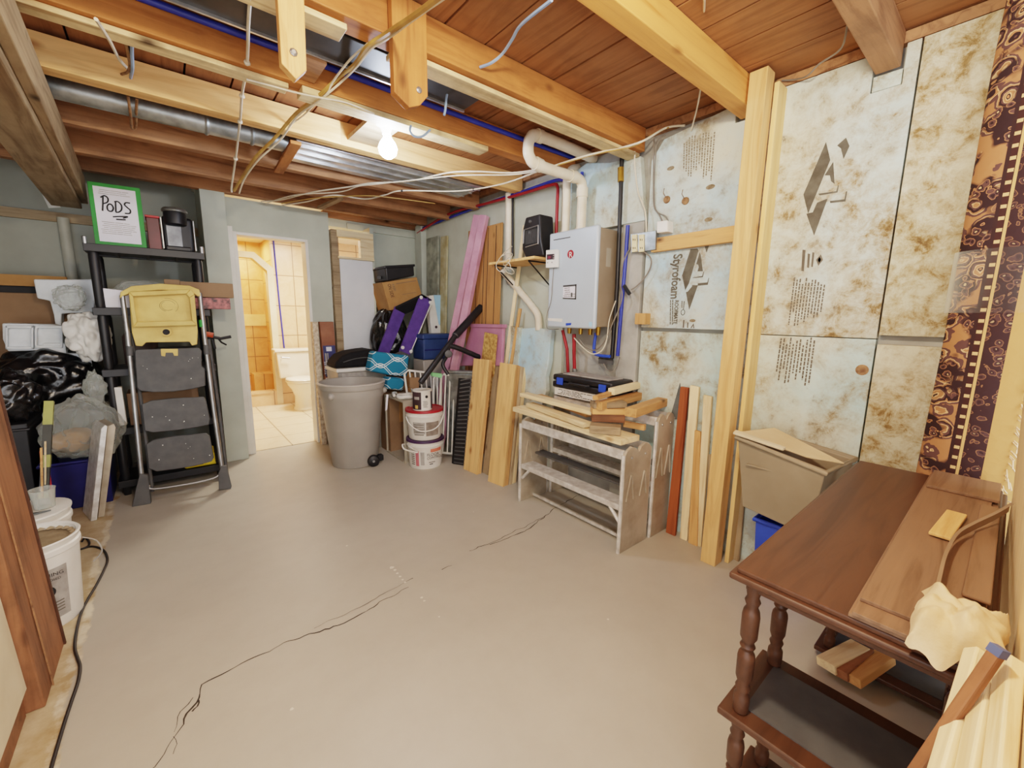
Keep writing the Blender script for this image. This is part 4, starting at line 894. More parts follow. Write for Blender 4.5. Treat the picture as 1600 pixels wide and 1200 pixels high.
# ================================================================== RIGHT FOREGROUND
ZT = .77
t = thing('side_table', 'dark walnut table with turned spindle legs and low shelves', 'table', (1.6, .15, 0))
tx0, tx1, ty0, ty1 = .978, 2.205, -.054, .362
MB().box(tx0+.012, tx1-.012, ty0+.012, ty1-.012, ZT-.014, ZT).build('tabletop', MDRK, t, bevel=.004)
MB().box(tx0, tx1, ty0, ty1, ZT-.030, ZT-.013).build('top_edge', MDRK, t, bevel=.006, seg=3)
MB().box(tx0+.03, tx1-.03, ty1-.05, ty1-.03, ZT-.055, ZT-.03).build('apron', MDRK, t, bevel=.002)
MB().box(tx0+.03, tx0+.05, ty0+.03, ty1-.05, ZT-.055, ZT-.03).build('apron', MDRK, t, bevel=.002)
def spindle(x, y, z0, z1):
    h = z1-z0; pr = [(.024, 0), (.026, .06), (.025, .12), (.018, .15), (.024, .19), (.018, .22), (.026, .27), (.027, .42), (.025, .45), (.017, .48), (.024, .51), (.017, .54), (.026, .58), (.027, .74), (.024, .78), (.017, .81), (.024, .85), (.018, .88), (.022, .92), (.02, 1)]
    MB().lathe([(r*.72, z0+h*k) for r, k in pr], (x, y, 0), n=20).build('spindle_leg', MDRK, t, smooth=50)
for (sx0, sx1) in ((tx0+.005, tx0+.30), (tx1-.30, tx1-.005)):
    for zz in (.385, .05):
        MB().box(sx0, sx1, ty0+.01, ty1-.004, zz-.018, zz).build('shelf', MDRK, t, bevel=.004)
        MB().box(sx0+.05, sx1-.045, ty0+.05, ty1-.05, zz, zz+.003).build('shelf_inlay', MGRYD, t)
    for sx in (sx0+.035, sx1-.035):
        for sy in (ty0+.03, ty1-.045):
            spindle(sx, sy, .388, ZT-.03); spindle(sx, sy, .053, .367)
            MB().lathe([(.016, 0), (.018, .015), (.015, .032)], (sx, sy, 0), n=14).build('foot', MDRK, t, smooth=50)
# floor planks on the table
GP = 'walnut laminate floor planks stacked on the table'
pz = ZT
def plank(lab, x0, x1, y0, y1, z, rz=0, th=.008):
    c = ((x0+x1)/2, (y0+y1)/2); a = V((math.cos(rz), math.sin(rz), 0)); L = x1-x0
    p = V((c[0], c[1], z+th/2)); return board('laminate_plank', lab, 'floor plank', p-a*L/2, p+a*L/2, y1-y0, th, (0, 0, 1), MLAM, GP, bevel=.0012)
plank('lowest laminate plank on the table, showing only at its edge', .99, 2.19, -.034, .140, pz+.0005)
plank('second laminate plank of the stack on the table', .985, 2.19, -.034, .134, pz+.009)
plank('long top laminate plank of the stack, nearest the open side of the table', 1.035, 2.19, -.02, .132, pz+.0175, .0)
plank('short laminate offcut laid crosswise at the far end of the stack', 1.93, 2.15, -.034, .128, pz+.0265, 0, .009)
board('laminate_plank', 'laminate offcut resting at the right side of the stack under the trim', 'floor plank', V((1.2, -.018, pz+.0305)), V((1.86, -.018, pz+.0305)), .04, .008, (0, 0, 1), MLAM, GP)
board('flooring_sample', 'small pale wood flooring sample on the laminate planks', 'wood sample', Z(1468, 838, pz+.034), Z(1495, 802, pz+.034), .042, .010, (0, 0, 1), MYEL)
trm = [Z(1576, 800, pz+.06), Z(1550, 815, pz+.045), Z(1515, 832, pz+.035), Z(1490, 848, pz+.032), Z(1472, 880, pz+.032), Z(1460, 925, pz+.032), Z(1446, 985, pz+.032)]
sm = spline(trm, 6); mb = MB()
for a, b in zip(sm, sm[1:]):
    mb.poly([a, b, b+V((0, 0, .028)), a+V((0, 0, .028))]); mb.poly([a+V((0, 0, .028)), b+V((0, 0, .028)), b+V((0, -.006, .026)), a+V((0, -.006, .026))])
one('trim_strip', 'thin grey-brown flexible trim strip bent in a curve over the planks', 'trim strip', mb, plain('taupe_trim', (150, 128, 110), (136, 114, 96), 6, .5), smooth=60)
# cloth rag
rag = MB(); N = 34; gc = Z(1497, 985, pz+.03); cx, cy = gc.x, gc.y; grid = []
for i in range(N):
    for j in range(N):
        u = i/(N-1)*2-1; v = j/(N-1)*2-1; r = max(abs(u), abs(v))
        x = cx+u*.085*(1+.22*noise.noise(V((u*2, v*2, 1)))); y = cy+v*.058*(1+.25*noise.noise(V((u*2, v*2, 5))))
        cr = abs(noise.noise(V((u*1.5+v*1.1, v*1.6-u*.4, 2.3))))+.35*abs(noise.noise(V((u*2.2-v*1.6, v*2.0+u, 7.1))))
        z = pz+.030+.040*(1-r**4)+.042*(cr-.15)*(1-.5*r)
        if x < .99: z -= (.99-x)*1.1
        grid.append(V((x, y, max(z, pz+.028) if x > .99 else z)))
rag._a(grid, [(i*N+j, (i+1)*N+j, (i+1)*N+j+1, i*N+j+1) for i in range(N-1) for j in range(N-1)])
one('cloth_rag', 'crumpled tan cloth rag lying on the planks at the near end of the table', 'rag', rag, MCLOTH, smooth=50)
# wood pieces on the floor under the table
GS = 'wood offcuts lying under the table'
for lab, a, b, w in (('pale wood offcut under the table, left of the pile', (1290, 1040), (1345, 1012), .07), ('dark wood offcut in the middle under the table', (1310, 1052), (1352, 1015), .06), ('orange wood offcut under the table, right of the pile', (1330, 1062), (1385, 1025), .06)):
    p, q = Z(*a, .05), Z(*b, .07); board('wood_offcut', lab, 'offcut', p, q, w, .035, (.2, .1, 1), {'p': MPAL, 'd': MBRN, 'o': MORG}[lab[0]], GS)
# tote on a blue bin
def open_bin(name, lab, cat, B, T, th, mat, rim=None):
    t = thing(name, lab, cat, (sum((p.x for p in B))/4, sum((p.y for p in B))/4, min(p.z for p in B)))
    cB = sum(B, V((0, 0, 0)))/4; cT = sum(T, V((0, 0, 0)))/4
    mb = MB(); iT = [p+(cT-p)*th for p in T]; iB = [p+(cB-p)*th+V((0, 0, .01)) for p in B]
    vs = B+T+iT+iB
    fs = [(3, 2, 1, 0)]
    for i in range(4):
        j = (i+1) % 4
        fs += [(i, j, 4+j, 4+i), (4+i, 4+j, 8+j, 8+i), (8+i, 8+j, 12+j, 12+i)]
    fs.append((12, 13, 14, 15)); mb._a(vs, fs); mb.build('body', mat, t, bevel=.006)
    up = V((0, 0, .02)); MB().tube([p+(p-cT).normalized()*.006 for p in T], .012, 8, True).build('rim', rim or mat, t, smooth=60)
    return t
T = [X(1160, 690, 2.08), X(1300, 754, 2.02), X(1432, 747, 2.34), X(1207, 674, 2.37)]
T = [V((2.10, .80, .775)), V((2.05, .43, .725)), V((2.385, .40, .72)), V((2.395, .79, .765))]
Bq = [V((2.15, .765, .42)), V((2.11, .47, .40)), V((2.37, .45, .40)), V((2.38, .755, .42))]
tt = open_bin('storage_tote', 'khaki storage tote with flat panels in it, tucked behind the table', 'storage tote', Bq, T, .06, MTOTE)
MB().box(2.093, 2.10, .50, .75, .655, .662).build('ridge', MTOTE, tt)
T2 = [V((2.20, .715, .355)), V((2.20, .44, .355)), V((2.38, .44, .355)), V((2.38, .715, .355))]; B2 = [V((2.22, .70, 0)), V((2.22, .47, 0)), V((2.36, .47, 0)), V((2.36, .70, 0))]
open_bin('storage_tote', 'bright blue bin below the khaki tote', 'storage tote', B2, T2, .06, MBBLU)
slab('flat_panel', 'pale flat panel lying slanted across the khaki tote', 'panel', [V((2.10, .80, .80)), V((2.13, .52, .745)), V((2.20, .40, .735)), V((2.33, .72, .80))], (0, 0, .008), plain('pale_panel', (214, 190, 154), (202, 176, 138), 5, .6))
slab('flat_panel', 'clear plastic wrapped strip along the near rim of the khaki tote', 'panel', [V((2.075, .815, .795)), V((2.085, .60, .765)), V((2.12, .60, .765)), V((2.115, .82, .80))], (0, 0, .012), plain('film_strip', (222, 206, 178), (208, 190, 160), 6, .25))
# rolled rug
t = thing('rolled_rug', 'tall rolled patterned rug wrapped in clear film, standing at the foam wall', 'rug', (2.27, .06, 0))
bA, bB = V((2.285, .065, 0)), V((2.325, .045, 2.45)); n = 40; K = 30; rug = MB()
for i in range(K+1):
    f = i/K; c = bA.lerp(bB, f); ra, rb2 = .085, .128*(1+.03*math.sin(f*9))
    for k in range(n):
        a = 2*math.pi*k/n; q = 1+.02*noise.noise(V((math.cos(a)*2, math.sin(a)*2, f*5)))
        rug.v.append(c+V((ra*math.cos(a)*q, rb2*math.sin(a)*q, 0)))
for i in range(K):
    for k in range(n): rug.f.append((i*n+k, i*n+(k+1) % n, (i+1)*n+(k+1) % n, (i+1)*n+k))
rug.f += [tuple(range(n)), tuple(K*n+k for k in range(n))]
rg_ = rug.build('roll', MRUG, t, smooth=60)
fg = MB()
for k in range(60):
    z = .55+k*.018+random.uniform(-.01, .01); c = bA.lerp(bB, z/2.45)
    p = c+V((-.05-.02*random.random(), -.098, 0)); p.z = z
    fg.tube([p, p+V((-.012, -.014+.012*random.random(), -.01)), p+V((-.02+.01*random.random(), -.022*random.random()-.004, -.035*random.random()-.01))], .0025, 4)
fg.build('fringe', MCLOTH, t)
for z0, z1 in ((1.38, 1.60),):
    fm = MB(); f0, f1 = z0/2.45, z1/2.45
    for f in (f0, (f0+f1)/2, f1):
        c = bA.lerp(bB, f)
        for k in range(n):
            a = 2*math.pi*k/n; fm.v.append(c+V((.092*math.cos(a), .138*math.sin(a), 0)))
    for i in range(2):
        for k in range(n): fm.f.append((i*n+k, i*n+(k+1) % n, (i+1)*n+(k+1) % n, (i+1)*n+k))
    fm.build('plastic_film', MFILM, t, smooth=60)
# sheet and boards at the right edge
s = [V((2.0, -.062, 0)), X(1579, 788, 2.0), X(1601, 520, 2.0), V((1.9, -.03, 1.7)), V((.8, -.10, 1.25)), X(1562, 985, 1.05), V((.8, -.14, .5)), V((.9, -.16, 0))]
sh = MB().prism([V((2.02, -.085, 0)), V((2.02, -.059, .80)), V((2.02, -.018, 1.45)), V((.72, -.045, 1.45)), V((.72, -.085, .80)), V((.72, -.115, 0))], (0, -.014, 0))
one('plywood_sheet', 'tall pale plywood sheet standing along the right side of the table', 'plywood', sh, MPLY, frame=frame_of((.72, -.1, 0), (0, 0, 1), (0, -1, 0)))
GR = 'pale pine boards standing at the right edge of the picture'
for i, (lab, a, b) in enumerate((('pale pine board at the right edge, nearest the table', (1527, 1018), (1470, 1215)), ('pale pine board at the right edge, second from the table', (1552, 1025), (1515, 1215)), ('pale pine board at the right edge, third from the table', (1578, 1030), (1560, 1215)))):
    top = X(a[0], a[1], .94-.02*i); bot = X(b[0], b[1], .76)
    bot = top+(bot-top)*(top.z/(top.z-bot.z)) if top.z > bot.z else bot
    board('leaning_board', lab, 'board', bot, top, .026, .02, (-.7, .7, .1), MPAL, GR)
top = X(1563, 1012, .86); bot = X(1425, 1215, .80); bot = top+(bot-top)*((top.z-.02)/(top.z-bot.z))
o = board('paint_tipped_stick', 'rough square stick with a blue painted tip leaning by the table corner', 'stick', bot, top, .015, .014, (-.7, .5, .4), MBRN)
d = (top-bot).normalized(); fr_ = frame_of(bot, d, (-.7, .5, .4)).to_3x3()
tp = MB().obox(top-d*.012-fr_.col[1]*.0078-fr_.col[2]*.0073, fr_.col[0]*.0125, fr_.col[1]*.0156, fr_.col[2]*.0146); tp.build('painted_tip', plain('blue_paint', (86, 100, 140), (70, 84, 124), 9, .6), o)

# ================================================================== MIDDLE PILE
bc = V((1.245, 3.74, 0))
t = thing('wheeled_bin', 'large grey round rubbish bin on small black wheels', 'rubbish bin', bc)
MB().lathe([(.192, .002), (.199, .012), (.262, .62), (.268, .63), (.268, .70), (.278, .705), (.284, .73), (.282, .752), (.270, .755), (.262, .74), (.256, .62), (.19, .06), (.001, .05)], bc, n=48).build('body', MGRYP, t, smooth=40)
rm = MB().lathe([(.284, .742), (.288, .748), (.284, .756), (.27, .758)], bc, n=48, caps=False).build('rim', plain('bin_rim_grey', (190, 184, 176), (178, 172, 164), 5, .45), t, smooth=60)
for a in (-2.55, -.35): 
    hp_ = bc+V((.27*math.cos(a), .27*math.sin(a), .66)); MB().blob(hp_, (.03, .03, .03), 1, .1, sub=2).build('handle', MGRYP, t, smooth=60)
def wheel(p, ax):
    w = MB().lathe([(.044, -.022), (.052, -.014), (.052, .014), (.044, .022)], p, ax=ax, n=20).build('wheel', MBLK, t, smooth=50)
    MB().lathe([(.012, .0205), (.010, .026)], p, ax=ax, n=12).build('hub', MSTEEL, w)
wheel(V((1.33, 3.525, .053)), (-.25, -1, 0)); wheel(V((1.17, 3.93, .053)), (-.25, -1, 0))
MB().box(1.345, 1.44, 3.56, 3.62, .025, .075).build('wheel_bracket', MBLK, t, bevel=.004)
# pails and can
pc = V((1.728, 3.30, 0))
def pail(lab, z, h, r0, r1, lidm, seed):
    t = thing('pail', lab, 'pail', pc+V((0, 0, z)))
    c = pc+V((0, 0, z))
    MB().lathe([(r0, 0), (r0+.004, .01), (r1, h-.06), (r1+.012, h-.058), (r1+.012, h-.045), (r1+.003, h-.044), (r1+.004, h-.02)], c, n=40).build('body', MWPLA, t, smooth=40)
    MB().lathe([(r1+.012, h-.02), (r1+.014, h-.018), (r1+.012, h), (r1-.004, h+.002), (r1-.01, h-.006), (.001, h-.006)], c, n=40).build('lid', lidm, t, smooth=40)
    return t, c
def wrap(t, c, a0, a1, z0, z1, r, mat, name, k=8):
    mb = MB()
    for i in range(k):
        A, B = a0+(a1-a0)*i/k, a0+(a1-a0)*(i+1)/k
        mb.poly([c+V((r(z)*math.cos(a), r(z)*math.sin(a), z)) for a, z in ((A, z0), (B, z0), (B, z1), (A, z1))])
    return mb.build(name, mat, t, smooth=60)
def arc_text(s, t, c, a, z, r, size, mat):
    text(s, t, mat, c+V((r*math.cos(a), r*math.sin(a), z)), (-math.sin(a), math.cos(a), 0), (0, 0, 1), size, align='CENTER')
ft = -2.02   # angle that faces the camera
lp, c = pail('white pail with a dark purple band and pink printed label, lowest of the stack', 0, .26, .142, .156, plain('purple_lid', (70, 40, 82), (52, 28, 64), 6, .4), 1)
r_ = lambda z: .1455+.0105*z/.2+.0018
wrap(lp, c, ft-.62, ft-.42, .03, .17, r_, MBLUSH, 'label_stripe'); wrap(lp, c, ft-.32, ft-.10, .04, .16, lambda z: r_(z), MGREYL, 'label_print'); wrap(lp, c, ft+.25, ft+1.0, .155, .185, r_, plain('coral_print', (226, 130, 106), (214, 110, 90), 8, .6), 'label_stripe')
arc_text('FLOOR', lp, c, ft+.38, .125, r_(.125)+.006, .036, MINK); arc_text('CONTROL', lp, c, ft+.48, .098, r_(.1)+.008, .032, MINK)
for k in range(7): wrap(lp, c, ft-.95, ft-.70, .04+.018*k, .048+.018*k, r_, MINKG, 'label_print', 4)
wrap(lp, c, ft+.15, ft+.55, .06, .066, r_, MINKG, 'label_print', 4); wrap(lp, c, ft+.2, ft+.4, .042, .05, r_, MINK, 'label_print', 4)
hd = MB().tube([c+V((.165*math.cos(ft-1.1), .165*math.sin(ft-1.1), .2)), c+V((-.16, -.16, .185)), c+V((-.23, -.07, .2)), c+V((-.235, -.03, .23)), c+V((-.19, .03, .215))], .007, 8, smooth=6).build('handle', MWPLA, lp, smooth=50)
up, c = pail('white pail with a red lid and grey printed labels, stacked on the lower pail', .262, .265, .138, .156, MREDP, 2)
r2 = lambda z: .1415+.0135*z/.2+.0018
wrap(up, c, ft-.75, ft-.03, .06, .165, r2, MGREYL, 'label_print'); wrap(up, c, ft+.03, ft+.85, .04, .165, r2, plain('grey_brown_label', (158, 148, 138), (120, 108, 98), 18, .6), 'label_print')
wrap(up, c, ft-.7, ft-.1, .048, .056, r2, MINKG, 'label_print', 5)
for k in range(4): wrap(up, c, ft-.7, ft-.1, .075+.022*k, .081+.022*k, lambda z: r2(z)+.0015, MINKG, 'label_print', 5)
MB().tube([c+V((.17*math.cos(ft-1.25), .17*math.sin(ft-1.25), .20)), c+V((.172*math.cos(ft-.9), .172*math.sin(ft-.9), .15)), c+V((.178*math.cos(ft-.4), .178*math.sin(ft-.4), .105)), c+V((.18*math.cos(ft), .18*math.sin(ft), .095)), c+V((.178*math.cos(ft+.45), .178*math.sin(ft+.45), .108)), c+V((.172*math.cos(ft+.9), .172*math.sin(ft+.9), .15)), c+V((.17*math.cos(ft+1.3), .17*math.sin(ft+1.3), .21))], .0055, 8, smooth=6).build('handle', MWPLA, up, smooth=50)
cc = pc+V((-.035, -.03, .523))
t = thing('paint_can', 'square-labelled paint can with dark brown label, on the red pail lid', 'paint can', cc)
MB().lathe([(.082, 0), (.084, .004), (.082, .01), (.082, .168), (.085, .175), (.082, .178), (.07, .172), (.001, .172)], cc, n=32).build('tin', MWHT, t, smooth=40)
rc = lambda z: .0835
wrap(t, cc, ft-1.5, ft-.15, .012, .165, rc, MBROWNP, 'label'); wrap(t, cc, ft+1.0, ft+2.0, .012, .165, rc, MBROWNP, 'label'); wrap(t, cc, ft-.85, ft-.5, .02, .05, lambda z: .0845, MYELP, 'label_print')
wrap(t, cc, ft-.95, ft-.35, .10, .125, lambda z: .0845, MGREYL, 'label_print')
dt = MB().lathe([(.013, 0), (.013, .002)], cc+V((.084*math.cos(ft+.42), .084*math.sin(ft+.42), .125)), ax=(math.cos(ft+.42), math.sin(ft+.42), 0), n=14); dt.build('label_dot', MINK, t)
print_lines(t, [cc+V((.0845*math.cos(ft), .0845*math.sin(ft), .09)), cc+V((.0845*math.cos(ft+.6), .0845*math.sin(ft+.6), .09)), cc+V((.0845*math.cos(ft+.6), .0845*math.sin(ft+.6), .03)), cc+V((.0845*math.cos(ft), .0845*math.sin(ft), .03))], 6, 'label_print', MINKG, .35, .4, (.1, .3), 'u', nrm=V((-.004, -.007, 0)))
# beige cube cabinet lying on its side
P = Z(633, 724); zt_ = Y(633, 627, P.y).z
t = thing('metal_cabinet', 'beige open metal cabinet between the grey bin and the pails', 'cabinet', P+V((.13, .2, 0)))
q = MB(); x0, y0 = P.x, P.y; x1, y1, th = x0+.14, y0+.42, .018
x1 = x0+.20
q.box(x0, x1, y0, y0+th, 0, zt_).box(x0, x1, y1-th, y1, 0, zt_).box(x0, x1, y0+th, y1-th, 0, th).box(x0, x1, y0+th, y1-th, zt_-th, zt_)
q.build('body', MBEI, t, bevel=.004); MB().box(x1-.016, x1, y0+th, y1-th, th, zt_-th).build('back_panel', plain('shaded_cabinet_inside', (120, 104, 84), (104, 90, 72), 5, .7), t)  # back panel coloured darker than the body for the shade inside
ra = V((x0+.09, y0+.13, zt_+.02))
st = MB().tube([ra+V((.075*math.cos(k*.4), .07*math.sin(k*.4), .004*math.sin(k*1.3))) for k in range(16)], .018, 8, True)
st.tube([ra+V((-.08, .08, 0)), ra+V((-.06, .15, .01)), ra+V((-.01, .2, .0))], .014, 8, smooth=4)
one('coiled_strap', 'coiled off-white strap lying on the beige cabinet', 'strap', st, MWPLA, smooth=60)
tg = MB().prism([Y(604, 616, y1-.3), Y(607, 617, y1-.3), Y(605, 640, y1-.3), Y(602, 642, y1-.3)], (0, .003, 0)); one('paper_tag', 'small white paper tag hanging at the edge of the grey bin', 'tag', tg, MPAPER)
# white gates
def gate(lab, pix, yb, bars, mat=MWHT):
    P = [Y(*p, yb) for p in pix]
    P = [V((p.x, yb+.12*(i in (0, 1)), p.z)) for i, p in enumerate(P)]
    t = thing('metal_gate', lab, 'gate', (P[3]+P[2])/2)
    MB().tube([bil(P, .12, 0), bil(P, .88, 0), bil(P, 1, .05), bil(P, 1, .95), bil(P, .88, 1), bil(P, .12, 1), bil(P, 0, .95), bil(P, 0, .05)], .011, 8, True).build('frame', mat, t, smooth=50)
    for k in range(bars):
        u = (k+1)/(bars+1); MB().tube([bil(P, u, .01), bil(P, u, .99)], .008, 8).build('bar', mat, t, smooth=50)
    return t
gate('tall white barred baby gate standing right behind the pails', [(700, 586), (727, 592), (713, 710), (684, 706)], 3.30, 3)
gate('second white barred baby gate standing further back and left', [(640, 580), (690, 586), (690, 716), (650, 716)], 3.55, 5)
gate('white bar frame leaning between the two gates', [(688, 588), (699, 590), (690, 700), (676, 698)], 3.42, 1)
gt = slab('tape_roll_strip', 'pale green tape folded over the top of the white gates', 'tape', [Y(675, 582, 3.28), Y(691, 584, 3.28), Y(690, 591, 3.28), Y(676, 588, 3.28)], (0, .04, 0), MLEAF)
pb_ = slab('paper_bag', 'small brown paper piece tucked behind the paint can', 'paper', [Y(641, 590, 3.5), Y(655, 590, 3.5), Y(655, 612, 3.5), Y(641, 606, 3.5)], (0, .03, 0), MCARDB)
# galvanised bin and black rack
gx = [V((2.03, 3.44, .0)), V((2.25, 3.16, 0)), V((2.30, 3.22, 0)), V((2.10, 3.50, 0))]
zg = .80
t = thing('metal_chest', 'dull galvanised metal chest behind the white gates', 'chest', sum(gx, V((0, 0, 0)))/4)
MB().hexa(gx, [p+V((0, 0, zg)) for p in gx]).build('body', MGALV, t, bevel=.01)
cg = sum(gx, V((0, 0, 0)))/4; MB().hexa([cg+(p-cg)*1.04+V((0, 0, zg)) for p in gx], [cg+(p-cg)*1.0+V((0, 0, zg+.025)) for p in gx]).build('lid', MGALV, t, bevel=.006)
rk = [Y(723, 592, 3.10), Y(740, 588, 3.02), Y(727, 724, 3.02), Y(712, 720, 3.10)]
rk[0].y = rk[3].y = 3.14; rk[1].y = rk[2].y = 3.05; rk[2].z = rk[3].z = .0
t = thing('rack_panel', 'black plastic slatted rack panel standing left of the lumber', 'rack', (rk[2]+rk[3])/2)
bk = MB(); bk.obox(rk[3], rk[2]-rk[3], (rk[0]-rk[3]), V((.0, .03, 0))); bk.build('panel', MBLK, t)
sl = MB()
for k in range(22):
    v = (k+.5)/22; a, b = bil(rk, 0, v), bil(rk, 1, v); sl.obox(a+V((0, -.012, -.004)), b-a, V((0, 0, .009)), V((0, .012, 0)))
sl.build('slat', MGRYD, t)
# black pole with base
t = thing('black_stand', 'black tube stand lying diagonally with its curved base upright', 'stand', Y(655, 602, 3.22))
a, b, c2 = Y(657, 598, 3.21), Y(712, 524, 3.29), Y(752, 480, 3.34)
MB().tube([a, b], .025, 14).build('tube', MBLK, t, smooth=50); MB().tube([b, c2], .036, 14).build('sleeve', MBLK, t, smooth=50)
MB().cyl(b-(b-a).normalized()*.01, b+(b-a).normalized()*.02, .033, None, 14).build('collar', MGRYD, t, smooth=50)
MB().tube([Y(702, 540, 3.27), Y(716, 544, 3.25), Y(735, 552, 3.23), Y(752, 558, 3.21), Y(765, 552, 3.20)], .024, 12, smooth=5).build('base_leg', MBLK, t, smooth=50)
MB().tube([Y(702, 540, 3.27), Y(698, 556, 3.23), Y(692, 570, 3.20), Y(700, 585, 3.17)], .016, 10, smooth=5).build('base_leg', MBLK, t, smooth=50)
kb = MB().lathe([(.03, 0), (.034, .02), (.02, .03)], Y(700, 553, 3.21), ax=(-.3, -1, .1), n=16).build('clamp_knob', MGRYD, t, smooth=50)
# pink things
def pinkstrip(lab, top, mid, xt, xm, w, th):
    p1 = X(*top, xt); pm = X(*mid, xm); d = p1-pm; p0 = pm-d*(pm.z/d.z); p0.x = max(p0.x, 1.98)
    return board('foam_strip', lab, 'insulation', p0, p1, w, th, (-1, -.35, .1), MPINK, 'pink foam strips leaning on the painted wall', bevel=.003)
pinkstrip('long pink foam strip leaning on the painted wall, left of two', (747, 337), (703, 552), 2.36, 2.16, .075, .05)
pinkstrip('long pink foam strip leaning on the painted wall, right of two', (757, 337), (716, 548), 2.36, 2.16, .075, .05)
pk = [X(737, 508, 2.28), X(786, 509, 2.28), X(783, 572, 2.26), X(718, 572, 2.26)]
t = thing('pink_tote', 'pink plastic tote standing in front of the wood panelling', 'storage tote', (pk[2]+pk[3])/2)
MB().prism(pk, (.035, 0, 0)).build('body', MPINKT, t, bevel=.01)
MB().prism([pk[0]+V((-.012, .01, .012)), pk[1]+V((-.012, -.01, .012)), pk[1]+V((-.012, -.008, -.02)), pk[0]+V((-.012, .008, -.02))], (.052, 0, 0)).build('rim', MPINKT, t, bevel=.004)
st_ = MB().box(2.27, 2.385, 2.78, 3.24, 0, .96)
# pile on the far side
def ybox(name, lab, cat, pix, y, dep, mat, **k): return slab(name, lab, cat, [Y(*p, y) for p in pix], (0, dep, 0), mat, **k)
su = thing('cardboard_box', 'plain brown cardboard carton holding up the heap in the back corner', 'box', (1.98, 4.30, 0))
MB().box(1.80, 2.16, 4.10, 4.56, 0, .72).build('carton', MCARDB, su, bevel=.004)
MB().box(1.95, 2.01, 4.098, 4.562, .40, .723).build('packing_tape', MCARD, su)
bb = MB().blob((1.88, 4.36, 1.08), (.19, .19, .34), 4, .12, 2.0, 5, zmin=.74, fold=.22, top=.3)
t = tag(bb.build('bin_bag', MBAG, None, smooth=80), 'shiny black bin bag under the tilted cardboard box', 'bin bag')
cbx = thing('cardboard_box', 'tilted cardboard box with printing, between the black tote and the bin bag', 'box', (2.0, 4.35, 1.43))
q4_ = [Y(596.8, 441.5, 4.27), Y(651, 433, 4.27), Y(664, 477, 4.27), Y(609, 485, 4.27)]
MB().prism(q4_, (0, .32, 0)).build('carton', MCARD, cbx, bevel=.004)
dn = (q4_[3]-q4_[0]).normalized(); rt = (q4_[1]-q4_[0]).normalized()
text('ON SIDE', cbx, MINK, bil(q4_, .13, .08)+V((0, -.003, 0)), dn, rt, .052, squash=.72); text('KEEP', cbx, MINKG, bil(q4_, .25, .1)+V((0, -.003, 0)), dn, rt, .035)
ln = MB()
for (u0, u1, v0, v1) in ((.36, .95, .10, .13), (.45, .85, .5, .52)): ln.poly([bil(q4_, u, v)+V((0, -.003, 0)) for u, v in ((u0, v0), (u1, v0), (u1, v1), (u0, v1))])
ln.build('printed_line', MCARDB, cbx)
tq = [Y(601.5, 416, 4.25), Y(646.5, 413.2, 4.25), Y(648, 431, 4.25), Y(604, 439.5, 4.25)]
bt_ = thing('black_tote', 'black lidded tote on top of the tilted cardboard box', 'storage tote', (2.0, 4.4, 1.7))
MB().prism(tq, (0, .34, 0)).build('body', MBLK, bt_, bevel=.014, seg=3, smooth=40)
MB().box(tq[0].x-.012, tq[0].x-.001, 4.36, 4.44, tq[3].z+.03, tq[3].z+.06).build('handle', MGRYD, bt_, bevel=.003)
MB().prism([tq[0]+V((-.01, -.012, .003)), tq[1]+V((.01, -.012, .003)), tq[1]+V((.01, -.012, -.022)), tq[0]+V((-.01, -.012, -.022))], (0, .36, 0)).build('lid', MBLK, bt_, bevel=.006)
# purple cube frame
pu = thing('fabric_cube', 'purple fabric storage cube tipped on edge with white corner rivets', 'storage cube', Y(630, 552, 4.0))
fq = [Y(659, 459, 3.98), Y(675, 468, 3.98), Y(641, 555, 3.98), Y(626, 548, 3.98)]
MB().prism(fq, (-.012, .03, -.01)).build('front_panel', MPURP, pu, bevel=.006)
bo = V((-.21, .18, -.13))
MB().prism([p+bo for p in fq], (0, .03, 0)).build('back_panel', MPURP, pu, bevel=.006)
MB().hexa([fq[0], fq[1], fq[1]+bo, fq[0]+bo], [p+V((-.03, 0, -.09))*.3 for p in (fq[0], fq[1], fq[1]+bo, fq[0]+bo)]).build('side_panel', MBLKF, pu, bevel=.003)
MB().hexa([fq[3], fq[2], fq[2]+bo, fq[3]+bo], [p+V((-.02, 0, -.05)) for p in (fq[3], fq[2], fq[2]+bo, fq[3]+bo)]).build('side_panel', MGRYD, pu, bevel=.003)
rv = MB()
for p, c_ in zip(fq, (fq[2], fq[3], fq[0], fq[1])):
    rv.lathe([(.018, 0), (.018, .006), (.01, .01)], p+(c_-p)*.06, ax=(0, -1, 0), n=12)
rv.build('rivet', MWPLA, pu)
MB().tube([fq[1]+V((0, -.004, -.02)), fq[2]+V((0, -.004, .02))], .005, 6).build('piping', MWHT, pu)
# cooler
cl_ = thing('cooler', 'dark blue cool box with a grey lower half, behind the white gates', 'cool box', (2.2, 4.0, .62))
MB().box(2.02, 2.385, 3.86, 4.09, .60, .885).build('base', MGRYD if False else MGRYP, cl_, bevel=.012)
MB().box(2.02, 2.385, 3.85, 4.09, .887, 1.10).build('body', MCOOL, cl_, bevel=.014, seg=3)
MB().box(2.01, 2.395, 3.84, 4.09, 1.10, 1.15).build('lid', MCOOL, cl_, bevel=.01)
MB().box(2.03, 2.37, 3.843, 3.85, .985, .995).build('groove', MNAVY, cl_)
sc_ = thing('storage_crate', 'dark grey plastic crate under the blue cool box', 'crate', (2.2, 3.98, 0))
MB().box(2.03, 2.38, 3.84, 4.085, 0, .598).build('body', MGRYD, sc_, bevel=.01)
MB().box(2.02, 2.388, 3.83, 4.09, .55, .58).build('rim', MGRYD, sc_, bevel=.004)
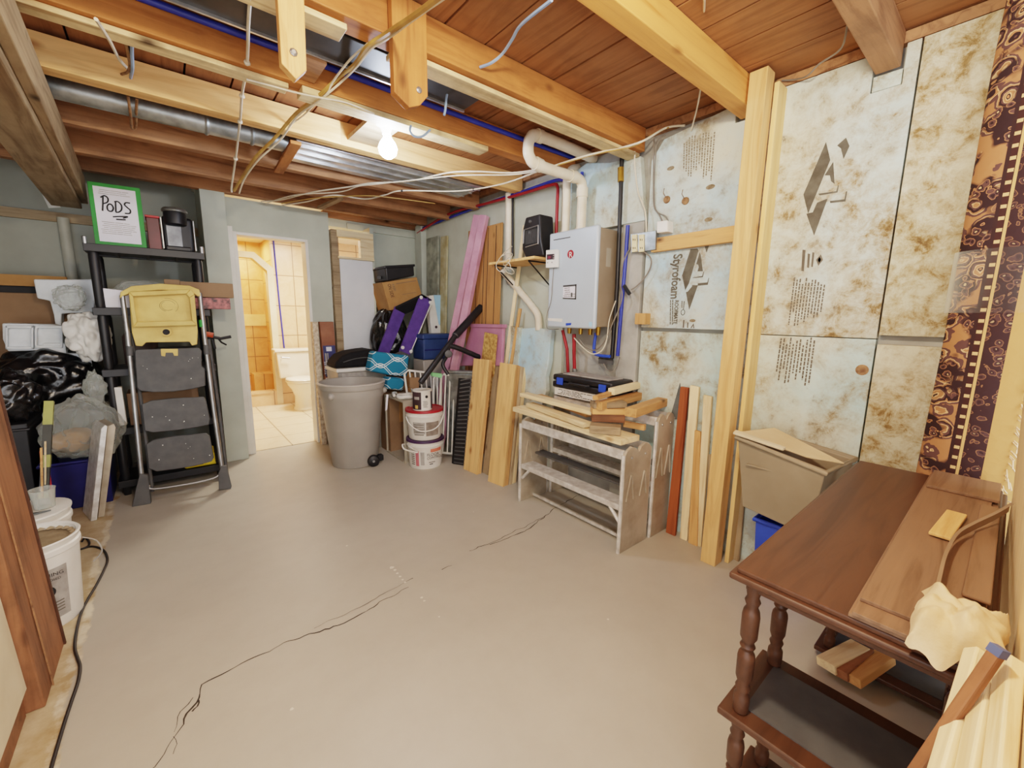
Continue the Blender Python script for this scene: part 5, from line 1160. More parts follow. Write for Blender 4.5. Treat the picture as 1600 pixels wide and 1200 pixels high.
# white and blue hanging bag
bg_ = thing('carrier_bag', 'white bag with a light blue box, leaning by the pink strips', 'bag', Y(690, 525, 4.05))
bq = [Y(678, 461, 4.12), Y(694, 461, 4.12), Y(703, 500, 4.12), Y(700, 514, 4.12), Y(686, 508, 4.12)]
MB().prism(bq, (0, .06, 0)).build('card', MLBLUE, bg_, bevel=.004)
w2 = [Y(670, 462, 4.115), Y(678, 461, 4.115), Y(686, 507, 4.115), Y(700, 514, 4.115), Y(697, 522, 4.115), Y(683, 530, 4.115), Y(675, 524, 4.115), Y(672, 495, 4.115)]
MB().prism(w2, (0, .08, 0)).build('bag', MWPLA, bg_, bevel=.01, seg=3, smooth=60)
MB().lathe([(.016, 0), (.016, .003)], Y(681.5, 511, 4.11), ax=(0, -1, 0), n=10).build('printed_mark', MBROWNP, bg_)
# clear drawers, suitcase, teal cushions behind the bin
dr = thing('drawer_unit', 'white plastic bin behind the grey rubbish bin, under the black bag', 'storage bin', (1.46, 4.2, 0))
MB().box(1.215, 1.69, 4.02, 4.37, 0, .80).build('body', MBIN, dr, bevel=.01)
MB().box(1.20, 1.705, 4.005, 4.38, .80, .835).build('lid', MWPLA, dr, bevel=.008)
MB().box(1.25, 1.48, 4.012, 4.02, .70, .79).build('label', MGREYL, dr)
sb = MB(); fx_ = [(1.19, .84), (1.215, .90), (1.27, .955), (1.36, .985), (1.48, 1.00), (1.555, 1.005), (1.63, .97), (1.68, .91), (1.70, .84)]
sb.prism([V((x, 4.03, z)) for x, z in fx_], (0, .3, 0))
sbo = sb.build('soft_bag', MBLKF, None, bevel=.03, seg=4, smooth=60); tag(sbo, 'domed black fabric bag resting behind the grey rubbish bin', 'bag')
MB().tube([V((1.27, 4.022, .895)), V((1.4, 4.022, .925)), V((1.55, 4.022, .925)), V((1.65, 4.022, .89))], .005, 6, smooth=4).build('zip', MGRYD, sbo, smooth=50)
for lab, px, y, dep in (('larger teal patterned cushion with white wavy lines, tilted beside the grey bin', [(584, 549), (640, 556), (637, 589), (606, 586), (577, 580)], 3.86, .13), ('smaller teal patterned cushion below the larger one', [(607, 590), (634, 592), (630, 611), (604, 608)], 3.80, .15)):
    pts = [Y(*p, y) for p in px]
    slab('cushion', lab, 'cushion', pts, (0, dep, 0), MTEAL, bevel=.022, seg=4, smooth=60, frame=frame_of(pts[0], pts[1]-pts[0], (0, -1, 0)) @ Matrix.Rotation(-math.pi/2, 4, 'X'))
cb2 = thing('cardboard_box', 'low brown carton supporting the teal cushions', 'box', (1.62, 3.86, 0))
MB().box(1.60, 1.86, 3.77, 4.00, 0, .575).build('carton', MCARDB, cb2, bevel=.004)
MB().box(1.70, 1.76, 3.768, 4.002, .3, .578).build('packing_tape', MCARD, cb2)
# laminate cartons leaning by the door
lt = thing('flooring_carton', 'upright carton of laminate flooring with a navy printed label, by the doorway', 'carton', (1.25, 4.42, 0))
lq = [Y(496, 503, 4.44), Y(527.5, 502, 4.44), Y(527, 691, 4.40), Y(511, 690, 4.40)]
lq[2] = V((1.345, 4.40, .0)); lq[3] = V((1.222, 4.40, .0)); lq[0] = V((lq[3].x-.01, 4.50, lq[0].z)); lq[1] = V((lq[2].x+.0, 4.50, lq[0].z))
MB().prism(lq, (0, .06, 0)).build('carton', plain('printed_wood_carton', (158, 104, 76), (132, 80, 56), 5, .6), lt, bevel=.002)
nd = V((0, -.003, 0))
MB().poly([bil(lq, u, v)+nd for u, v in ((.05, .19), (.97, .19), (.97, .44), (.05, .44))]).build('label', MNAVYL, lt)
MB().poly([bil(lq, u, v)+nd for u, v in ((.05, .80), (.97, .80), (.97, .9), (.05, .9))]).build('label', MNAVYL, lt)
MB().poly([bil(lq, u, v)+nd*2 for u, v in ((.28, .20), (.68, .20), (.68, .235), (.28, .235))]).build('label_print', MPAPER, lt)
for u0, u1 in ((.14, .27), (.32, .40)): MB().poly([bil(lq, u, v)+nd*2 for u, v in ((u0, .25), (u1, .25), (u1, .43), (u0, .43))]).build('label_print', MGREYL, lt)
MB().poly([bil(lq, u, v)+nd for u, v in ((.05, .45), (.97, .45), (.97, .56), (.05, .56))]).build('label', MPAPER, lt)
text('TORLYS', lt, MPAPER, bil(lq, .27, .42)+nd*3, (0, .07, 1), (-1, 0, 0), .05, squash=.75)
pq_ = [Y(488, 503, 4.45), Y(496.5, 503, 4.45), Y(511, 690, 4.45), Y(503, 688, 4.45)]; pq_[2].z = pq_[3].z = 0
slab('leaning_board', 'pale scratched board on edge between the doorway and the flooring carton', 'board', pq_, (0, .07, 0), plain('scratched_white_board', (226, 212, 190), (176, 150, 122), 30, .7), frame='grain')
ck = MB().tube([Y(505, 603, 4.0), Y(512, 610, 4.0), Y(508, 620, 4.0), Y(515, 628, 4.0), Y(511, 640, 4.0)], .008, 6, smooth=5)
one('bungee_cord', 'short black knotted cord hanging left of the grey bin', 'cord', ck, MBLK, smooth=50)

# ================================================================== LEFT STORAGE
# shelf unit
t = thing('shelving_unit', 'black plastic shelving unit with tiers, standing against the left side wall', 'shelving unit', (-.04, 4.22, 0))
sx0, sx1, sy0, sy1 = -.355, .275, 4.05, 4.40
tiers = (1.76, 1.335, .905, .475, .08)
for z in tiers:
    s_ = MB().box(sx0, sx1, sy0, sy1, z-.006, z+.03).box(sx0-.012, sx1+.012, sy0-.012, sy0+.012, z-.018, z+.034).box(sx0-.012, sx1+.012, sy1-.012, sy1+.012, z-.018, z+.034).box(sx0-.012, sx0+.012, sy0, sy1, z-.018, z+.034).box(sx1-.012, sx1+.012, sy0, sy1, z-.018, z+.034).build('shelf', MBLK, t, bevel=.003)
    rb = MB()
    for k in range(3): rb.box(sx0+.13+.17*k, sx0+.15+.17*k, sy0+.013, sy1-.013, z-.016, z-.006)
    rb.build('rib', MGRYD, s_)
for x in (sx0+.03, sx1-.03):
    for y in (sy0+.02, sy1-.02):
        for a, b in zip(tiers[::-1], tiers[::-1][1:]): MB().lathe([(.022, a+.034), (.027, a+.06), (.027, b-.04), (.022, b-.018)], (x, y, 0), n=14).build('post', MBLK, t, smooth=40)
        MB().lathe([(.02, 0), (.024, .06)], (x, y, 0), n=12).build('foot', MBLK, t)
    MB().lathe([(.014, 1.79), (.014, 1.835), (.008, 1.84)], (x-.03*(1 if x < 0 else -1), sy0, 0), n=10).build('post_cap', MSTEEL, t, smooth=40)
# sign
S0 = [V((-.335, 4.10, 0)), V((.0, 4.10, 0))]
sq_ = [Y(135, 281, 4.10), Y(220, 293, 4.10), Y(228, 373, 4.10), Y(147, 367, 4.10)]
sq_[2].z = sq_[3].z = 1.795
sq_[0] = V((sq_[3].x-.0, 4.13, sq_[0].z)); sq_[1] = V((sq_[2].x, 4.13, sq_[1].z))
t = thing('sign', 'handwritten PODS sign on a green backed card on the top shelf', 'sign', (sq_[2]+sq_[3])/2)
MB().prism(sq_, (0, .012, 0)).build('backing', MGRN, t, bevel=.002)
pp = [bil(sq_, u, v)+V((0, -.002, 0)) for u, v in ((.09, .06), (.90, .06), (.90, .94), (.09, .94))]
MB().poly(pp).build('paper', MPAPER, t)
def stroke(pts, r=.0042): return MB().tube([bil(pp, u, v)+V((0, -.004, 0)) for u, v in pts], r, 6, smooth=6)
for s_ in ([(.16, .44), (.19, .30), (.21, .18)], [(.15, .20), (.25, .16), (.32, .20), (.30, .27), (.19, .31)], [(.33, .30), (.28, .35), (.29, .42), (.37, .43), (.42, .37), (.39, .31), (.33, .30)], [(.49, .24), (.48, .34), (.47, .43)], [(.46, .25), (.55, .24), (.62, .30), (.61, .38), (.54, .43), (.46, .44)], [(.84, .24), (.74, .24), (.70, .28), (.76, .33), (.82, .37), (.80, .43), (.68, .44)], [(.38, .53), (.55, .51), (.74, .50), (.62, .535)], [(.45, .57), (.6, .565), (.68, .56)]):
    stroke(s_).build('handwriting', MINK, t)
print_lines(t, [bil(pp, u, v)+V((0, -.001, 0)) for u, v in ((.06, .62), (.94, .62), (.94, .86), (.06, .86))], 7, 'fine_print', MGREYL, .3, .25, (.1, .4), 'u')
print_lines(t, [bil(pp, u, v)+V((0, -.001, 0)) for u, v in ((.06, .04), (.94, .04), (.94, .14), (.06, .14))], 3, 'fine_print', MGREYL, .3, .35, (.1, .4), 'u')
# coffee maker
cmx, cmy, cmz = .14, 4.22, 1.795
t = thing('coffee_maker', 'black pod coffee maker with silver head on the top shelf', 'coffee maker', (cmx, cmy, cmz))
MB().box(cmx-.085, cmx+.105, cmy-.06, cmy+.14, cmz, cmz+.26).build('body', MBLK, t, bevel=.025, seg=4, smooth=40)
MB().box(cmx-.075, cmx+.075, cmy-.14, cmy-.05, cmz, cmz+.035).build('drip_tray', MBLK, t, bevel=.008)
MB().lathe([(.05, .19), (.066, .2), (.07, .27), (.066, .285)], (cmx-.0, cmy-.07, cmz), n=24).build('brew_head', MBLK, t, smooth=50)
MB().lathe([(.07, .283), (.078, .287), (.078, .30), (.066, .312), (.03, .318)], (cmx-.0, cmy-.07, cmz), n=24).build('head_ring', MGALV, t, smooth=50)
MB().box(cmx-.06, cmx+.03, cmy-.064, cmy-.058, cmz+.035, cmz+.19).build('front_plate', plain('dark_steel_plate', (120, 126, 134), (84, 88, 96), 12, .35, .4), t, bevel=.002)
for xx in (-.088, .104): MB().box(cmx+xx, cmx+xx+.006, cmy-.065, cmy-.055, cmz+.02, cmz+.24).build('trim', MSTEEL, t)
rb_ = MB().box(-.03, .045, 4.18, 4.36, 1.795, 2.03)
o = one('red_box', 'dark red box with a bright red top between the sign and the coffee maker', 'box', rb_, plain('dark_red', (110, 24, 34), (84, 18, 26), 5, .4), bevel=.004)
MB().box(-.034, .049, 4.176, 4.364, 2.03, 2.045).build('lid', plain('bright_red', (206, 44, 48), (190, 36, 40), 5, .4), o, bevel=.003)
# items on tiers
def on_shelf(name, lab, cat, c, rad, mat, z, **k): return one(name, lab, cat, MB().blob(c, rad, k.pop('seed', 1), k.pop('amp', .15), 2.2, 4, zmin=z, fold=k.pop('fold', .15)), mat, smooth=80)
zz = tiers[1]+.036
on_shelf('plastic_bag', 'crumpled clear plastic bag on the second shelf tier', 'bag', (-.08, 4.23, zz+.09), (.20, .10, .11), MCLEAR, zz, seed=3)
one('carton', 'flat brown cardboard carton jutting from the second shelf tier on the right', 'carton', MB().box(.12, .45, 4.02, 4.12, zz+.09, zz+.2).box(.03, .12, 4.02, 4.2, zz+.12, zz+.21), MCARDB, bevel=.003)
one('printed_box', 'red and black printed package under the brown carton', 'package', MB().box(.14, .42, 4.00, 4.12, zz, zz+.085), plain('red_black_print', (190, 110, 108), (40, 32, 36), 26, .5), bevel=.003)
one('paper_stack', 'white and khaki papers at the left of the second shelf tier', 'papers', MB().hexa([(-.30, 4.06, zz), (-.10, 4.04, zz), (-.10, 4.25, zz), (-.30, 4.27, zz)], [(-.30, 4.05, zz+.13), (-.12, 4.04, zz+.11), (-.12, 4.2, zz+.11), (-.30, 4.22, zz+.13)]), MPAPER, bevel=.003)
zz = tiers[2]+.036
one('storage_jar', 'dim brown jar behind the ladder on the third shelf tier', 'jar', MB().lathe([(.09, 0), (.1, .02), (.1, .22), (.08, .25)], (-.15, 4.22, zz), n=24), plain('dim_brown', (92, 72, 64), (70, 54, 48), 6, .6), smooth=40)
one('toy_gun', 'orange-handled black tool sticking out right of the ladder', 'tool', MB().tube([Y(318, 529, 4.05), Y(334, 527, 4.05), Y(345, 529, 4.05), Y(361, 526, 4.05)], .012, 8).tube([Y(340, 528, 4.05), Y(346, 535, 4.05), Y(354, 539, 4.05)], .007, 6).tube([Y(332, 530, 4.05), Y(336, 545, 4.05)], .009, 6), MBLK, smooth=40)
MB().tube([Y(322, 522, 4.04), Y(333, 524, 4.04)], .02, 8).build('handle', plain('orange_red', (196, 84, 50), (176, 70, 40), 6, .5), bpy.data.objects['toy_gun'], smooth=40)
one('spool', 'black bowl seen below the yellow ladder tray', 'bowl', MB().lathe([(.09, 0), (.13, .12), (.135, .13)], (.05, 4.2, zz), n=24), MBLK, smooth=40)
zz = tiers[3]+.036
one('carton', 'brown carton behind the middle ladder tread', 'carton', MB().box(-.26, .16, 4.10, 4.33, zz, zz+.24), MCARDB, bevel=.003)
one('white_packet', 'small white packet beside the shelf post', 'packet', MB().box(-.315, -.275, 4.04, 4.10, zz+.02, zz+.30), MWPLA, bevel=.003)
zz = tiers[4]+.036
one('tool_box', 'bright yellow case at the bottom shelf tier behind the ladder', 'case', MB().box(.02, .23, 4.06, 4.30, zz, zz+.10), MYEL2, bevel=.012)
MB().box(.06, .14, 4.052, 4.06, zz+.02, zz+.07).build('latch', MBLK, bpy.data.objects['tool_box'])
# ladder
LB, LC = Z(222, 788), Z(352, 764); LT = Y(192, 462, 3.98)
up_ = (LT-LB); rt_ = (LC-LB).normalized(); LN = rt_.cross(up_).normalized()
if LN.y > 0: LN = -LN
def lp_(px, py, off=0): return PL(px, py, LB+LN*off, LN)+V((0, 0, 0))
t = thing('step_ladder', 'folded three-step ladder with grey treads and a yellow paint tray', 'ladder', (LB+LC)/2)
MB().tube([lp_(225, 782), lp_(212, 650), lp_(199, 520), lp_(191, 462)], .015, 12).build('rail', MSTEEL, t, smooth=50)
MB().tube([lp_(351, 760), lp_(334, 640), lp_(320, 530), lp_(312, 458)], .015, 12).build('rail', MSTEEL, t, smooth=50)
MB().tube([lp_(238, 768, -.05), lp_(222, 640, -.05), lp_(205, 520, -.05)], .012, 10).build('rear_rail', MGRYD, t, smooth=50)
MB().tube([lp_(356, 752, -.05), lp_(342, 640, -.05), lp_(326, 530, -.05)], .012, 10).build('rear_rail', MGRYD, t, smooth=50)
for pts in ([(210, 549), (214, 546), (311, 543), (315, 548), (315, 572), (320, 576), (321, 603), (300, 608), (270, 612), (240, 613), (220, 611), (214, 606)], [(221, 632), (235, 626), (270, 622), (318, 620), (322, 626), (328, 655), (326, 664), (300, 669), (270, 673), (240, 676), (226, 673)], [(228, 694), (240, 687), (275, 681), (322, 677), (328, 682), (334, 715), (331, 721), (305, 728), (275, 733), (245, 737), (232, 732)]):
    MB().prism([lp_(a, b, .012) for a, b in pts], -LN*.03).build('tread', MGRYD, t, bevel=.005, smooth=30)
spk = MB()
for k in range(46):
    a, b = random.choice([(218, 558, 312, 600), (225, 632, 322, 664), (235, 690, 328, 722)])[:2], None
for (ax, ay, bx, by) in ((220, 556, 312, 602), (230, 632, 322, 662), (238, 692, 328, 720)):
    for k in range(7):
        px, py = random.uniform(ax, bx), random.uniform(ay, by); r = random.choice((.0018, .0025, .004)); c0_ = lp_(px, py, .0132)
        spk.poly([c0_+rt_*r*math.cos(q)+up_.normalized()*r*math.sin(q) for q in [j*1.05 for j in range(6)]])
spk.build('paint_speck', MWHT, t)
MB().prism([lp_(a, b, .016) for a, b in ((251, 545), (278, 545), (278, 556), (272, 556), (270, 551), (259, 551), (258, 557), (252, 556))], -LN*.02).build('latch', MYELP, t, bevel=.002)
# yellow tray
MB().prism([lp_(a, b, .02) for a, b in ((187, 466), (188, 456), (205, 447), (250, 443), (295, 446), (311, 452), (314, 462), (309, 463), (298, 455), (250, 453), (210, 456), (192, 462))], -LN*.035).build('top_cap', MYELP, t, bevel=.004)
tr = MB().prism([lp_(a, b, .0) for a, b in ((201, 456), (298, 452), (303, 456), (309, 518), (308, 538), (300, 540), (296, 534), (228, 535), (222, 541), (212, 540), (206, 520))], -LN*.012).build('tray', MYELP, t, bevel=.004)
rim = MB(); o_ = [(201, 456), (298, 452), (304, 460), (308, 508), (208, 511)]; i_ = [(208, 463), (291, 459), (296, 465), (300, 501), (214, 503)]
for k in range(5):
    j = (k+1) % 5; rim.hexa([lp_(*o_[k], .0), lp_(*o_[j], .0), lp_(*i_[j], .0), lp_(*i_[k], .0)], [lp_(*o_[k], .05), lp_(*o_[j], .05), lp_(*i_[j], .05), lp_(*i_[k], .05)])
rim.build('tray_rim', MYELP, tr, bevel=.004)
hc_ = lp_(260, 519, .004); MB().lathe([(.022, 0), (.032, .004), (.032, .014), (.021, .014)], hc_, ax=LN, n=20, caps=False).build('hole_ring', MYELP, tr, smooth=50)
MB().lathe([(.021, 0), (.021, .002)], hc_, ax=LN, n=20).build('hole', MINK, tr)
sm = MB()
for r0, a0, a1 in ((.045, .3, 4.4), (.06, -.8, 1.8), (.036, 2, 5.5)):
    c0_ = lp_(262, 478, .0015); sm.tube([c0_+rt_*r0*math.cos(a0+(a1-a0)*k/14)+up_.normalized()*r0*.9*math.sin(a0+(a1-a0)*k/14) for k in range(15)], .0016, 4)
sm.build('smudge', plain('tray_smudge', (180, 156, 96), (150, 128, 76), 9, .7), tr)
for a, b in ((202, 548), (322, 546)): MB().cyl(lp_(a, b-7), lp_(a+1.5, b+8), .021, None, 12).build('joint_sleeve', MGRYD, t, smooth=40)
for (pts) in ([(218, 740), (231, 742), (236, 790), (206, 793), (212, 765)], [(346, 728), (354, 728), (362, 760), (361, 764), (342, 766), (341, 740)]):
    f = [lp_(a, b, .02) for a, b in pts]
    for p in f: p.z = max(p.z, .0)
    MB().prism(f, -LN*.05+V((0, 0, .0))).build('foot', MGRYD, t, bevel=.004)
MB().tube([lp_(233, 758, .0), lp_(240, 764, .005), lp_(300, 755, .005), lp_(336, 746, .005), lp_(344, 738, 0)], .009, 10, smooth=5).build('bottom_bar', MSTEEL, t, smooth=50)
gtp = MB().cyl(lp_(314, 500), lp_(315.5, 511), .0165, None, 10).build('green_tape', MGRN, t, smooth=40)
# leaning metal frames
for lab, px, y in (('grey metal frame leaning by the shelving, front one', [(158, 670), (164, 664), (168, 666), (148, 790), (138, 791)], 3.66), ('brown-edged metal frame leaning by the shelving, behind the front one', [(168, 666), (178, 662), (181, 668), (160, 786), (150, 790)], 3.70)):
    pts = [Y(*p, y) for p in px]; zmin = min(p.z for p in pts)
    for p in pts[3:]: p.z = .002
    o = slab('window_screen', lab, 'screen', pts, (-.06, .22, 0), MALU if 'front' in lab[:60] and 'front one' in lab else MALD, bevel=.003)
# blue tote, black bags, clear bag
open_bin('storage_tote', 'dark blue storage tote under the clear bag of packing', 'storage tote', [V((-.66, 3.98, 0)), V((-.40, 3.98, 0)), V((-.40, 4.34, 0)), V((-.66, 4.34, 0))], [V((-.71, 3.93, .34)), V((-.385, 3.93, .34)), V((-.385, 4.38, .34)), V((-.71, 4.38, .34))], .05, MNAVY)
def bag(name, lab, c, rad, mat, seed, zmin, fold=.22, top=0, amp=.14): return one(name, lab, 'bag', MB().blob(c, rad, seed, amp, 2.0, 5, zmin=zmin, fold=fold, top=top), mat, smooth=85)
t = bag('packing_bag', 'big clear plastic bag of packing air pillows on the dark blue tote', (-.50, 4.06, .54), (.21, .19, .23), MCLEAR, 5, .35, .30, .4, .2)
MB().blob((-.55, 4.08, .46), (.12, .12, .08), 8, .2, 3, 4).build('cardboard_filling', MCARD, t, smooth=60)
MB().blob((-.41, 4.04, .82), (.055, .04, .11), 9, .3, 3, 4, fold=.3).build('bag_neck', MCLEAR, t, smooth=80)
bag('bin_bag', 'wide matt black bin bag lying behind the clear bag on the left', (-.70, 4.50, .86), (.30, .22, .22), MBAG, 12, .66, .3)
bag('bin_bag', 'glossy knotted black bin bag at the far left beside the post', (-.79, 4.05, .80), (.13, .12, .17), MBAG, 17, .64, .35)
open_bin('storage_bin', 'black storage bin under the black bags on the left', 'storage bin', [V((-1.15, 3.98, 0)), V((-.76, 3.98, 0)), V((-.76, 4.7, 0)), V((-1.15, 4.7, 0))], [V((-1.18, 3.95, .6)), V((-.735, 3.95, .6)), V((-.735, 4.74, .6)), V((-1.18, 4.74, .6))], .04, MBLK)
one('lidded_cover', 'black flat cover over the storage bin below the bags', 'lid', MB().box(-1.19, -.73, 3.94, 4.75, .602, .635), MBLK, bevel=.006)
sp_ = thing('storage_bin', 'closed black storage bin behind the dark blue tote', 'storage bin', (-.6, 4.62, 0))
MB().box(-.70, -.42, 4.45, 4.80, 0, .62).build('body', MBLK, sp_, bevel=.01); MB().box(-.71, -.41, 4.44, 4.81, .62, .65).build('lid', MBLK, sp_, bevel=.005)
# level / strapped tube
t = thing('clear_tube', 'slim dark tube with pale yellow end cap and bands, leaning by the post', 'tube', Z(55, 775))
a, b = Y(77, 628, 3.55), Y(47, 775, 3.45); a = Y(77, 628, 3.62); b = V((Y(48, 778, 3.35).x, 3.35, .0))
MB().tube([b, a], .026, 4).build('body', plain('dark_olive', (52, 52, 40), (40, 40, 32), 6, .4), t)
d_ = (a-b)
for f0, f1 in ((.84, 1.0), (.55, .63), (.30, .38)): MB().tube([b+d_*f0, b+d_*(f1+.004)], .0275, 4).build('band', plain('pale_yellow_green', (170, 170, 92), (150, 150, 76), 6, .4), t)
rp0 = [Y(59, 722, 3.75), Y(72, 716, 3.75), Y(72, 716, 3.82), Y(59, 722, 3.82)]
for p in rp0: p.z = 0
one('red_packet', 'tall red carton showing behind the leaning tube', 'carton', MB().hexa(rp0, [Y(61, 705, 3.75), Y(73, 702, 3.75), Y(73, 702, 3.82), Y(61, 705, 3.82)]), MREDP, bevel=.003)
for lab, px, y, m_ in (('thin orange wood stick leaning by the post', [(47, 752), (50, 752), (66, 700), (62, 700)], 3.4, MORG), ('thin pale stick next to the orange one', [(52, 755), (54, 755), (72, 690), (69, 690)], 3.45, MPAL)):
    pts = [Y(*p, y) for p in px]; pts[0].z = pts[1].z = 0.0; slab('thin_stick', lab, 'stick', pts, (0, .012, 0), m_, bevel=.001)
slab('grey_scrap', 'small grey metal offcut standing behind the buckets', 'scrap', [Z(72, 775), Z(92, 766), Y(96, 746, Z(92, 766).y), Y(78, 736, Z(72, 775).y)], (-.02, .03, 0), MSLATE)
# styrofoam, cardboard
cb = thing('cardboard_box', 'large flat brown cardboard box against the left back wall', 'box', (-.9, 4.85, 0))
MB().box(-1.5, -.54, 4.72, 4.90, .62, 1.47).build('carton', MCARDB, cb, bevel=.004)
MB().box(-1.5, -.54, 4.70, 4.73, 1.52, 1.60).build('flap', MCARD, cb, bevel=.002); MB().box(-1.5, -.54, 4.75, 4.90, 1.47, 1.53).build('gap_shade', MINK, cb)  # solid black box under the flap paints the shade in the gap
sb_ = thing('storage_bin', 'black bin under the flat brown cardboard box', 'storage bin', (-1.1, 4.8, 0)); MB().box(-1.45, -.76, 4.755, 4.89, 0, .60).build('body', MBLK, sb_, bevel=.01); MB().box(-1.46, -.75, 4.753, 4.892, .585, .615).build('lid', MBLK, sb_, bevel=.004)
def sty(lab, pix, y, dep, cav):
    t = thing('packing_foam', lab, 'packing foam', Y(*pix[0], y))
    MB().prism([Y(*p, y) for p in pix], (0, dep, 0)).build('block', MSTY, t, bevel=.008)
    cv = MB()
    for (a, b, c, d) in cav:
        for pts in (((a, b), (c, b), (c, b+4), (a, b+4)), ((a, d-4), (c, d-4), (c, d), (a, d)), ((a, b), (a+4, b), (a+4, d), (a, d)), ((c-4, b), (c, b), (c, d), (c-4, d))): cv.prism([Y(*p, y-.03) for p in pts], (0, .035, 0))
    if cav: cv.build('raised_rim', MSTY, t, bevel=.004)
    return t
sty('white moulded packing foam in an L shape, upper left by the wall', [(52, 436), (95, 437), (150, 436), (158, 446), (148, 470), (146, 488), (96, 490), (96, 520), (88, 520), (84, 492), (78, 470), (58, 466)], 4.55, .12, [])
sty('white moulded packing foam tray with compartments, left of the post', [(3, 505), (82, 507), (98, 510), (100, 540), (90, 544), (50, 548), (12, 549), (4, 530)], 4.42, .15, [(8, 509, 52, 546), (54, 509, 98, 544)])
sty('white moulded packing foam piece standing above the black bags', [(66, 536), (102, 536), (104, 552), (143, 552), (144, 582), (136, 584), (116, 566), (98, 565), (94, 575), (76, 577), (68, 570)], 4.40, .12, [])
for lab, c, rad, m_, sd in (('crumpled white plastic bag hanging over the packing foam', (140, 524, 4.25), (.12, .10, .17), MWPLA, 21), ('clear plastic moulded tray on the L-shaped foam', (110, 466, 4.45), (.085, .06, .095), MCLEAR, 23)):
    p = Y(*c); one('plastic_bag', lab, 'bag', MB().blob(p, rad, sd, .16, 2.4, 5, fold=.3), m_, smooth=85)
sf = thing('storage_rack', 'dark crate holding up the packing foam behind the bags', 'crate', (-.6, 4.5, 0))
# buckets
bkc = V((-.535, 2.57, 0))
t = thing('bucket', 'white bucket with cloth-like brown contents, nearest the wooden post', 'bucket', bkc)
MB().lathe([(.125, 0), (.13, .01), (.15, .33), (.157, .335), (.157, .355), (.150, .36), (.160, .385), (.155, .39), (.146, .385), (.14, .33), (.12, .02), (.001, .015)], bkc, n=40).build('body', MWPLA, t, smooth=40)
MB().lathe([(.145, .36), (.12, .362), (.06, .366), (.001, .366)], bkc, n=30, caps=False).build('contents', plain('brown_contents', (150, 132, 104), (128, 110, 84), 14, .8, bump=.3), t, smooth=60)
fr_ = MB()
for k in range(26):
    a = k*2*math.pi/26; fr_.lathe([(.001, 0), (.016, .004), (.001, .014)], bkc+V((.137*math.cos(a), .137*math.sin(a), .362)), n=6)
fr_.build('liner_pleat', plain('film_pleat', (178, 160, 132), (150, 132, 106), 12, .4), t, smooth=60)
rr_ = lambda z: .1285+.0215*z/.33+.0015
fa = -1.18
text('WARNING', t, MINK, bkc+V((rr_(.25)*math.cos(fa)+.004, rr_(.25)*math.sin(fa)-.005, .25)), (-math.sin(fa), math.cos(fa), 0), (0, 0, 1), .022, align='CENTER')
text('KEEP CLOSED', t, MINK, bkc+V((rr_(.23)*math.cos(fa)+.004, rr_(.23)*math.sin(fa)-.006, .23)), (-math.sin(fa), math.cos(fa), 0), (0, 0, 1), .014, align='CENTER')
wrap(t, bkc, fa-.45, fa+.5, .05, .28, rr_, MGREYL, 'label'); 
em = MB().lathe([(.026, 0), (.026, .002), (.018, .002), (.018, 0)], bkc+V((rr_(.17)*math.cos(fa), rr_(.17)*math.sin(fa), .18)), ax=(math.cos(fa), math.sin(fa), 0), n=20, caps=False); em.build('warning_mark', MINK, t)
wrap(t, bkc, fa-.12, fa+.15, .172, .186, lambda z: rr_(z)+.002, MINK, 'warning_mark', 4)
for k in range(4): wrap(t, bkc, fa-.3, fa+.35, .08+.014*k, .085+.014*k, lambda z: rr_(z)+.001, MINKG, 'label_print', 5)
MB().tube([bkc+V((.158*math.cos(.15), .158*math.sin(.15), .33)), bkc+V((.20, .02, .30)), bkc+V((.215, 0, .25)), bkc+V((.185, -.02, .22))], .003, 6, smooth=5).build('handle', MSTEEL, t, smooth=40)
b2 = V((-.60, 2.91, 0))
t = thing('bucket', 'second white bucket standing behind the first one', 'bucket', b2)
MB().lathe([(.125, 0), (.13, .01), (.15, .33), (.157, .335), (.157, .355), (.15, .36), (.158, .385), (.15, .388), (.14, .33), (.12, .02), (.001, .015)], b2, n=40).build('body', MWPLA, t, smooth=40)
MB().lathe([(.153, .387), (.16, .389), (.16, .398), (.001, .398)], b2, n=36).build('lid', MWPLA, t, smooth=40)
one('plastic_cup', 'small clear plastic cup on the second bucket', 'cup', MB().lathe([(.035, 0), (.045, .09), (.047, .095), (.043, .092), (.034, .004)], b2+V((.07, .0, .40)), n=20), MCLEAR, smooth=50)
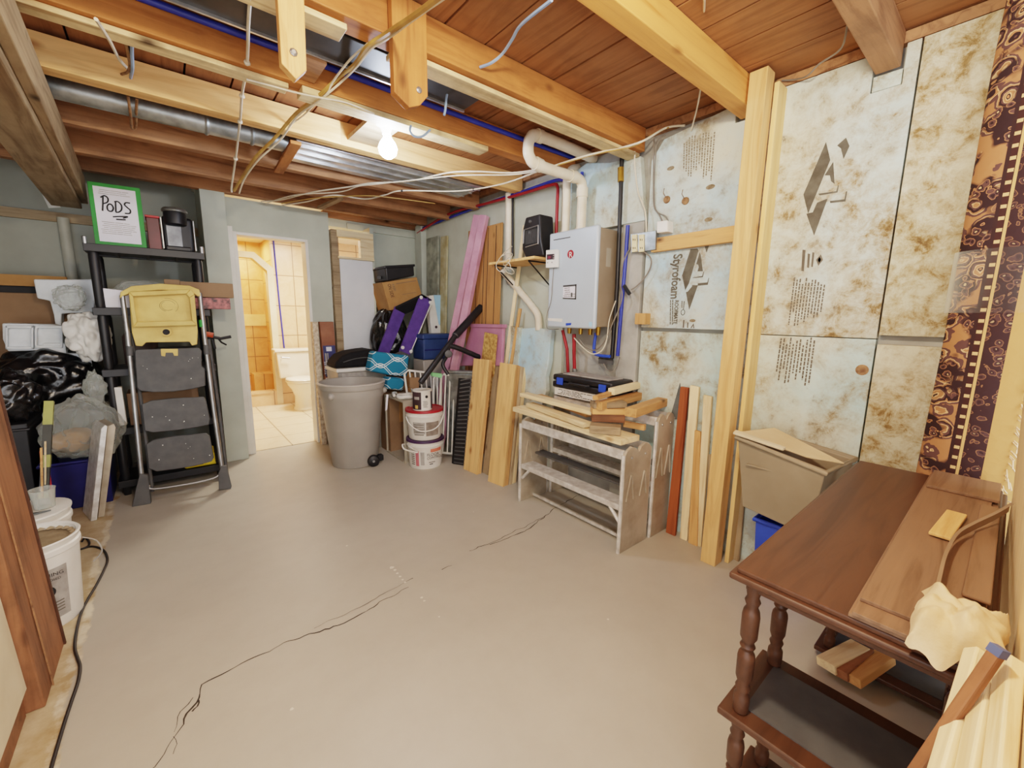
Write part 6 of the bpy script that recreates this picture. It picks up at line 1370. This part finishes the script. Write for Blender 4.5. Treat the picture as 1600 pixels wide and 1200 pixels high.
one('foil_packet', 'crumpled silver packet on the second bucket', 'packet', MB().blob(b2+V((-.04, -.03, .43)), (.055, .05, .035), 31, .25, 2.5, 4, zmin=.4, fold=.35), MDUCT, smooth=70)
one('slate_shard', 'dark flat shard on the second bucket lid', 'scrap', MB().prism([b2+V((-.02, -.11, .4)), b2+V((.1, -.07, .4)), b2+V((.03, -.06, .4))], (0, 0, .006)), MSLATE)
# black cord on the floor
cp = [(128, 846), (133, 840), (139, 846), (138, 853), (127, 858), (140, 854), (152, 855), (163, 861), (168, 875), (162, 892), (150, 915), (138, 935), (126, 960), (119, 990), (117, 1013), (121, 1028), (125, 1042), (122, 1065), (112, 1095), (102, 1125), (90, 1165), (80, 1200), (74, 1225)]
one('extension_cord', 'black cord snaking along the edge of the painted floor', 'cord', MB().tube([Z(a, b, .006) for a, b in cp], .0055, 8, smooth=6), MCORD, smooth=50)

# ================================================================== LIGHT
def lamp(name, kind, loc, power, col, size=.05, rot=None, **k):
    l = bpy.data.lights.new(name, kind); l.energy = power; l.color = col
    if kind == 'AREA': l.size = size; l.shape = 'SQUARE'
    else: l.shadow_soft_size = size
    o = bpy.data.objects.new(name, l); o.location = loc; COL.objects.link(o)
    if rot: o.rotation_euler = rot
    return o
lamp('bathroom_light', 'AREA', (1.5, 5.7, 2.38), 24, (1, .88, .74), .5)
lamp('shower_fill', 'AREA', (.9, 7.3, 2.38), 5, (1, .88, .66), .3)  # unseen fill lamp added to brighten the shower recess
lamp('second_bulb', 'POINT', (.45, .40, 2.25), 31, (1, .82, .60), .06)
wd = bpy.data.worlds.new('world'); SC.world = wd; wd.use_nodes = True
wd.node_tree.nodes['Background'].inputs[0].default_value = (.88, .90, .94, 1); wd.node_tree.nodes['Background'].inputs[1].default_value = 1.2
SC.view_settings.view_transform = 'Filmic'; SC.view_settings.look = 'Medium High Contrast'; SC.view_settings.exposure = 1.72
SC.cycles.use_denoising = True; SC.cycles.max_bounces = 8
for o in list(bpy.data.objects):      # any leftover helper without a mesh below it
    if o.type == 'EMPTY' and not any(c.parent == o for c in bpy.data.objects): bpy.data.objects.remove(o)
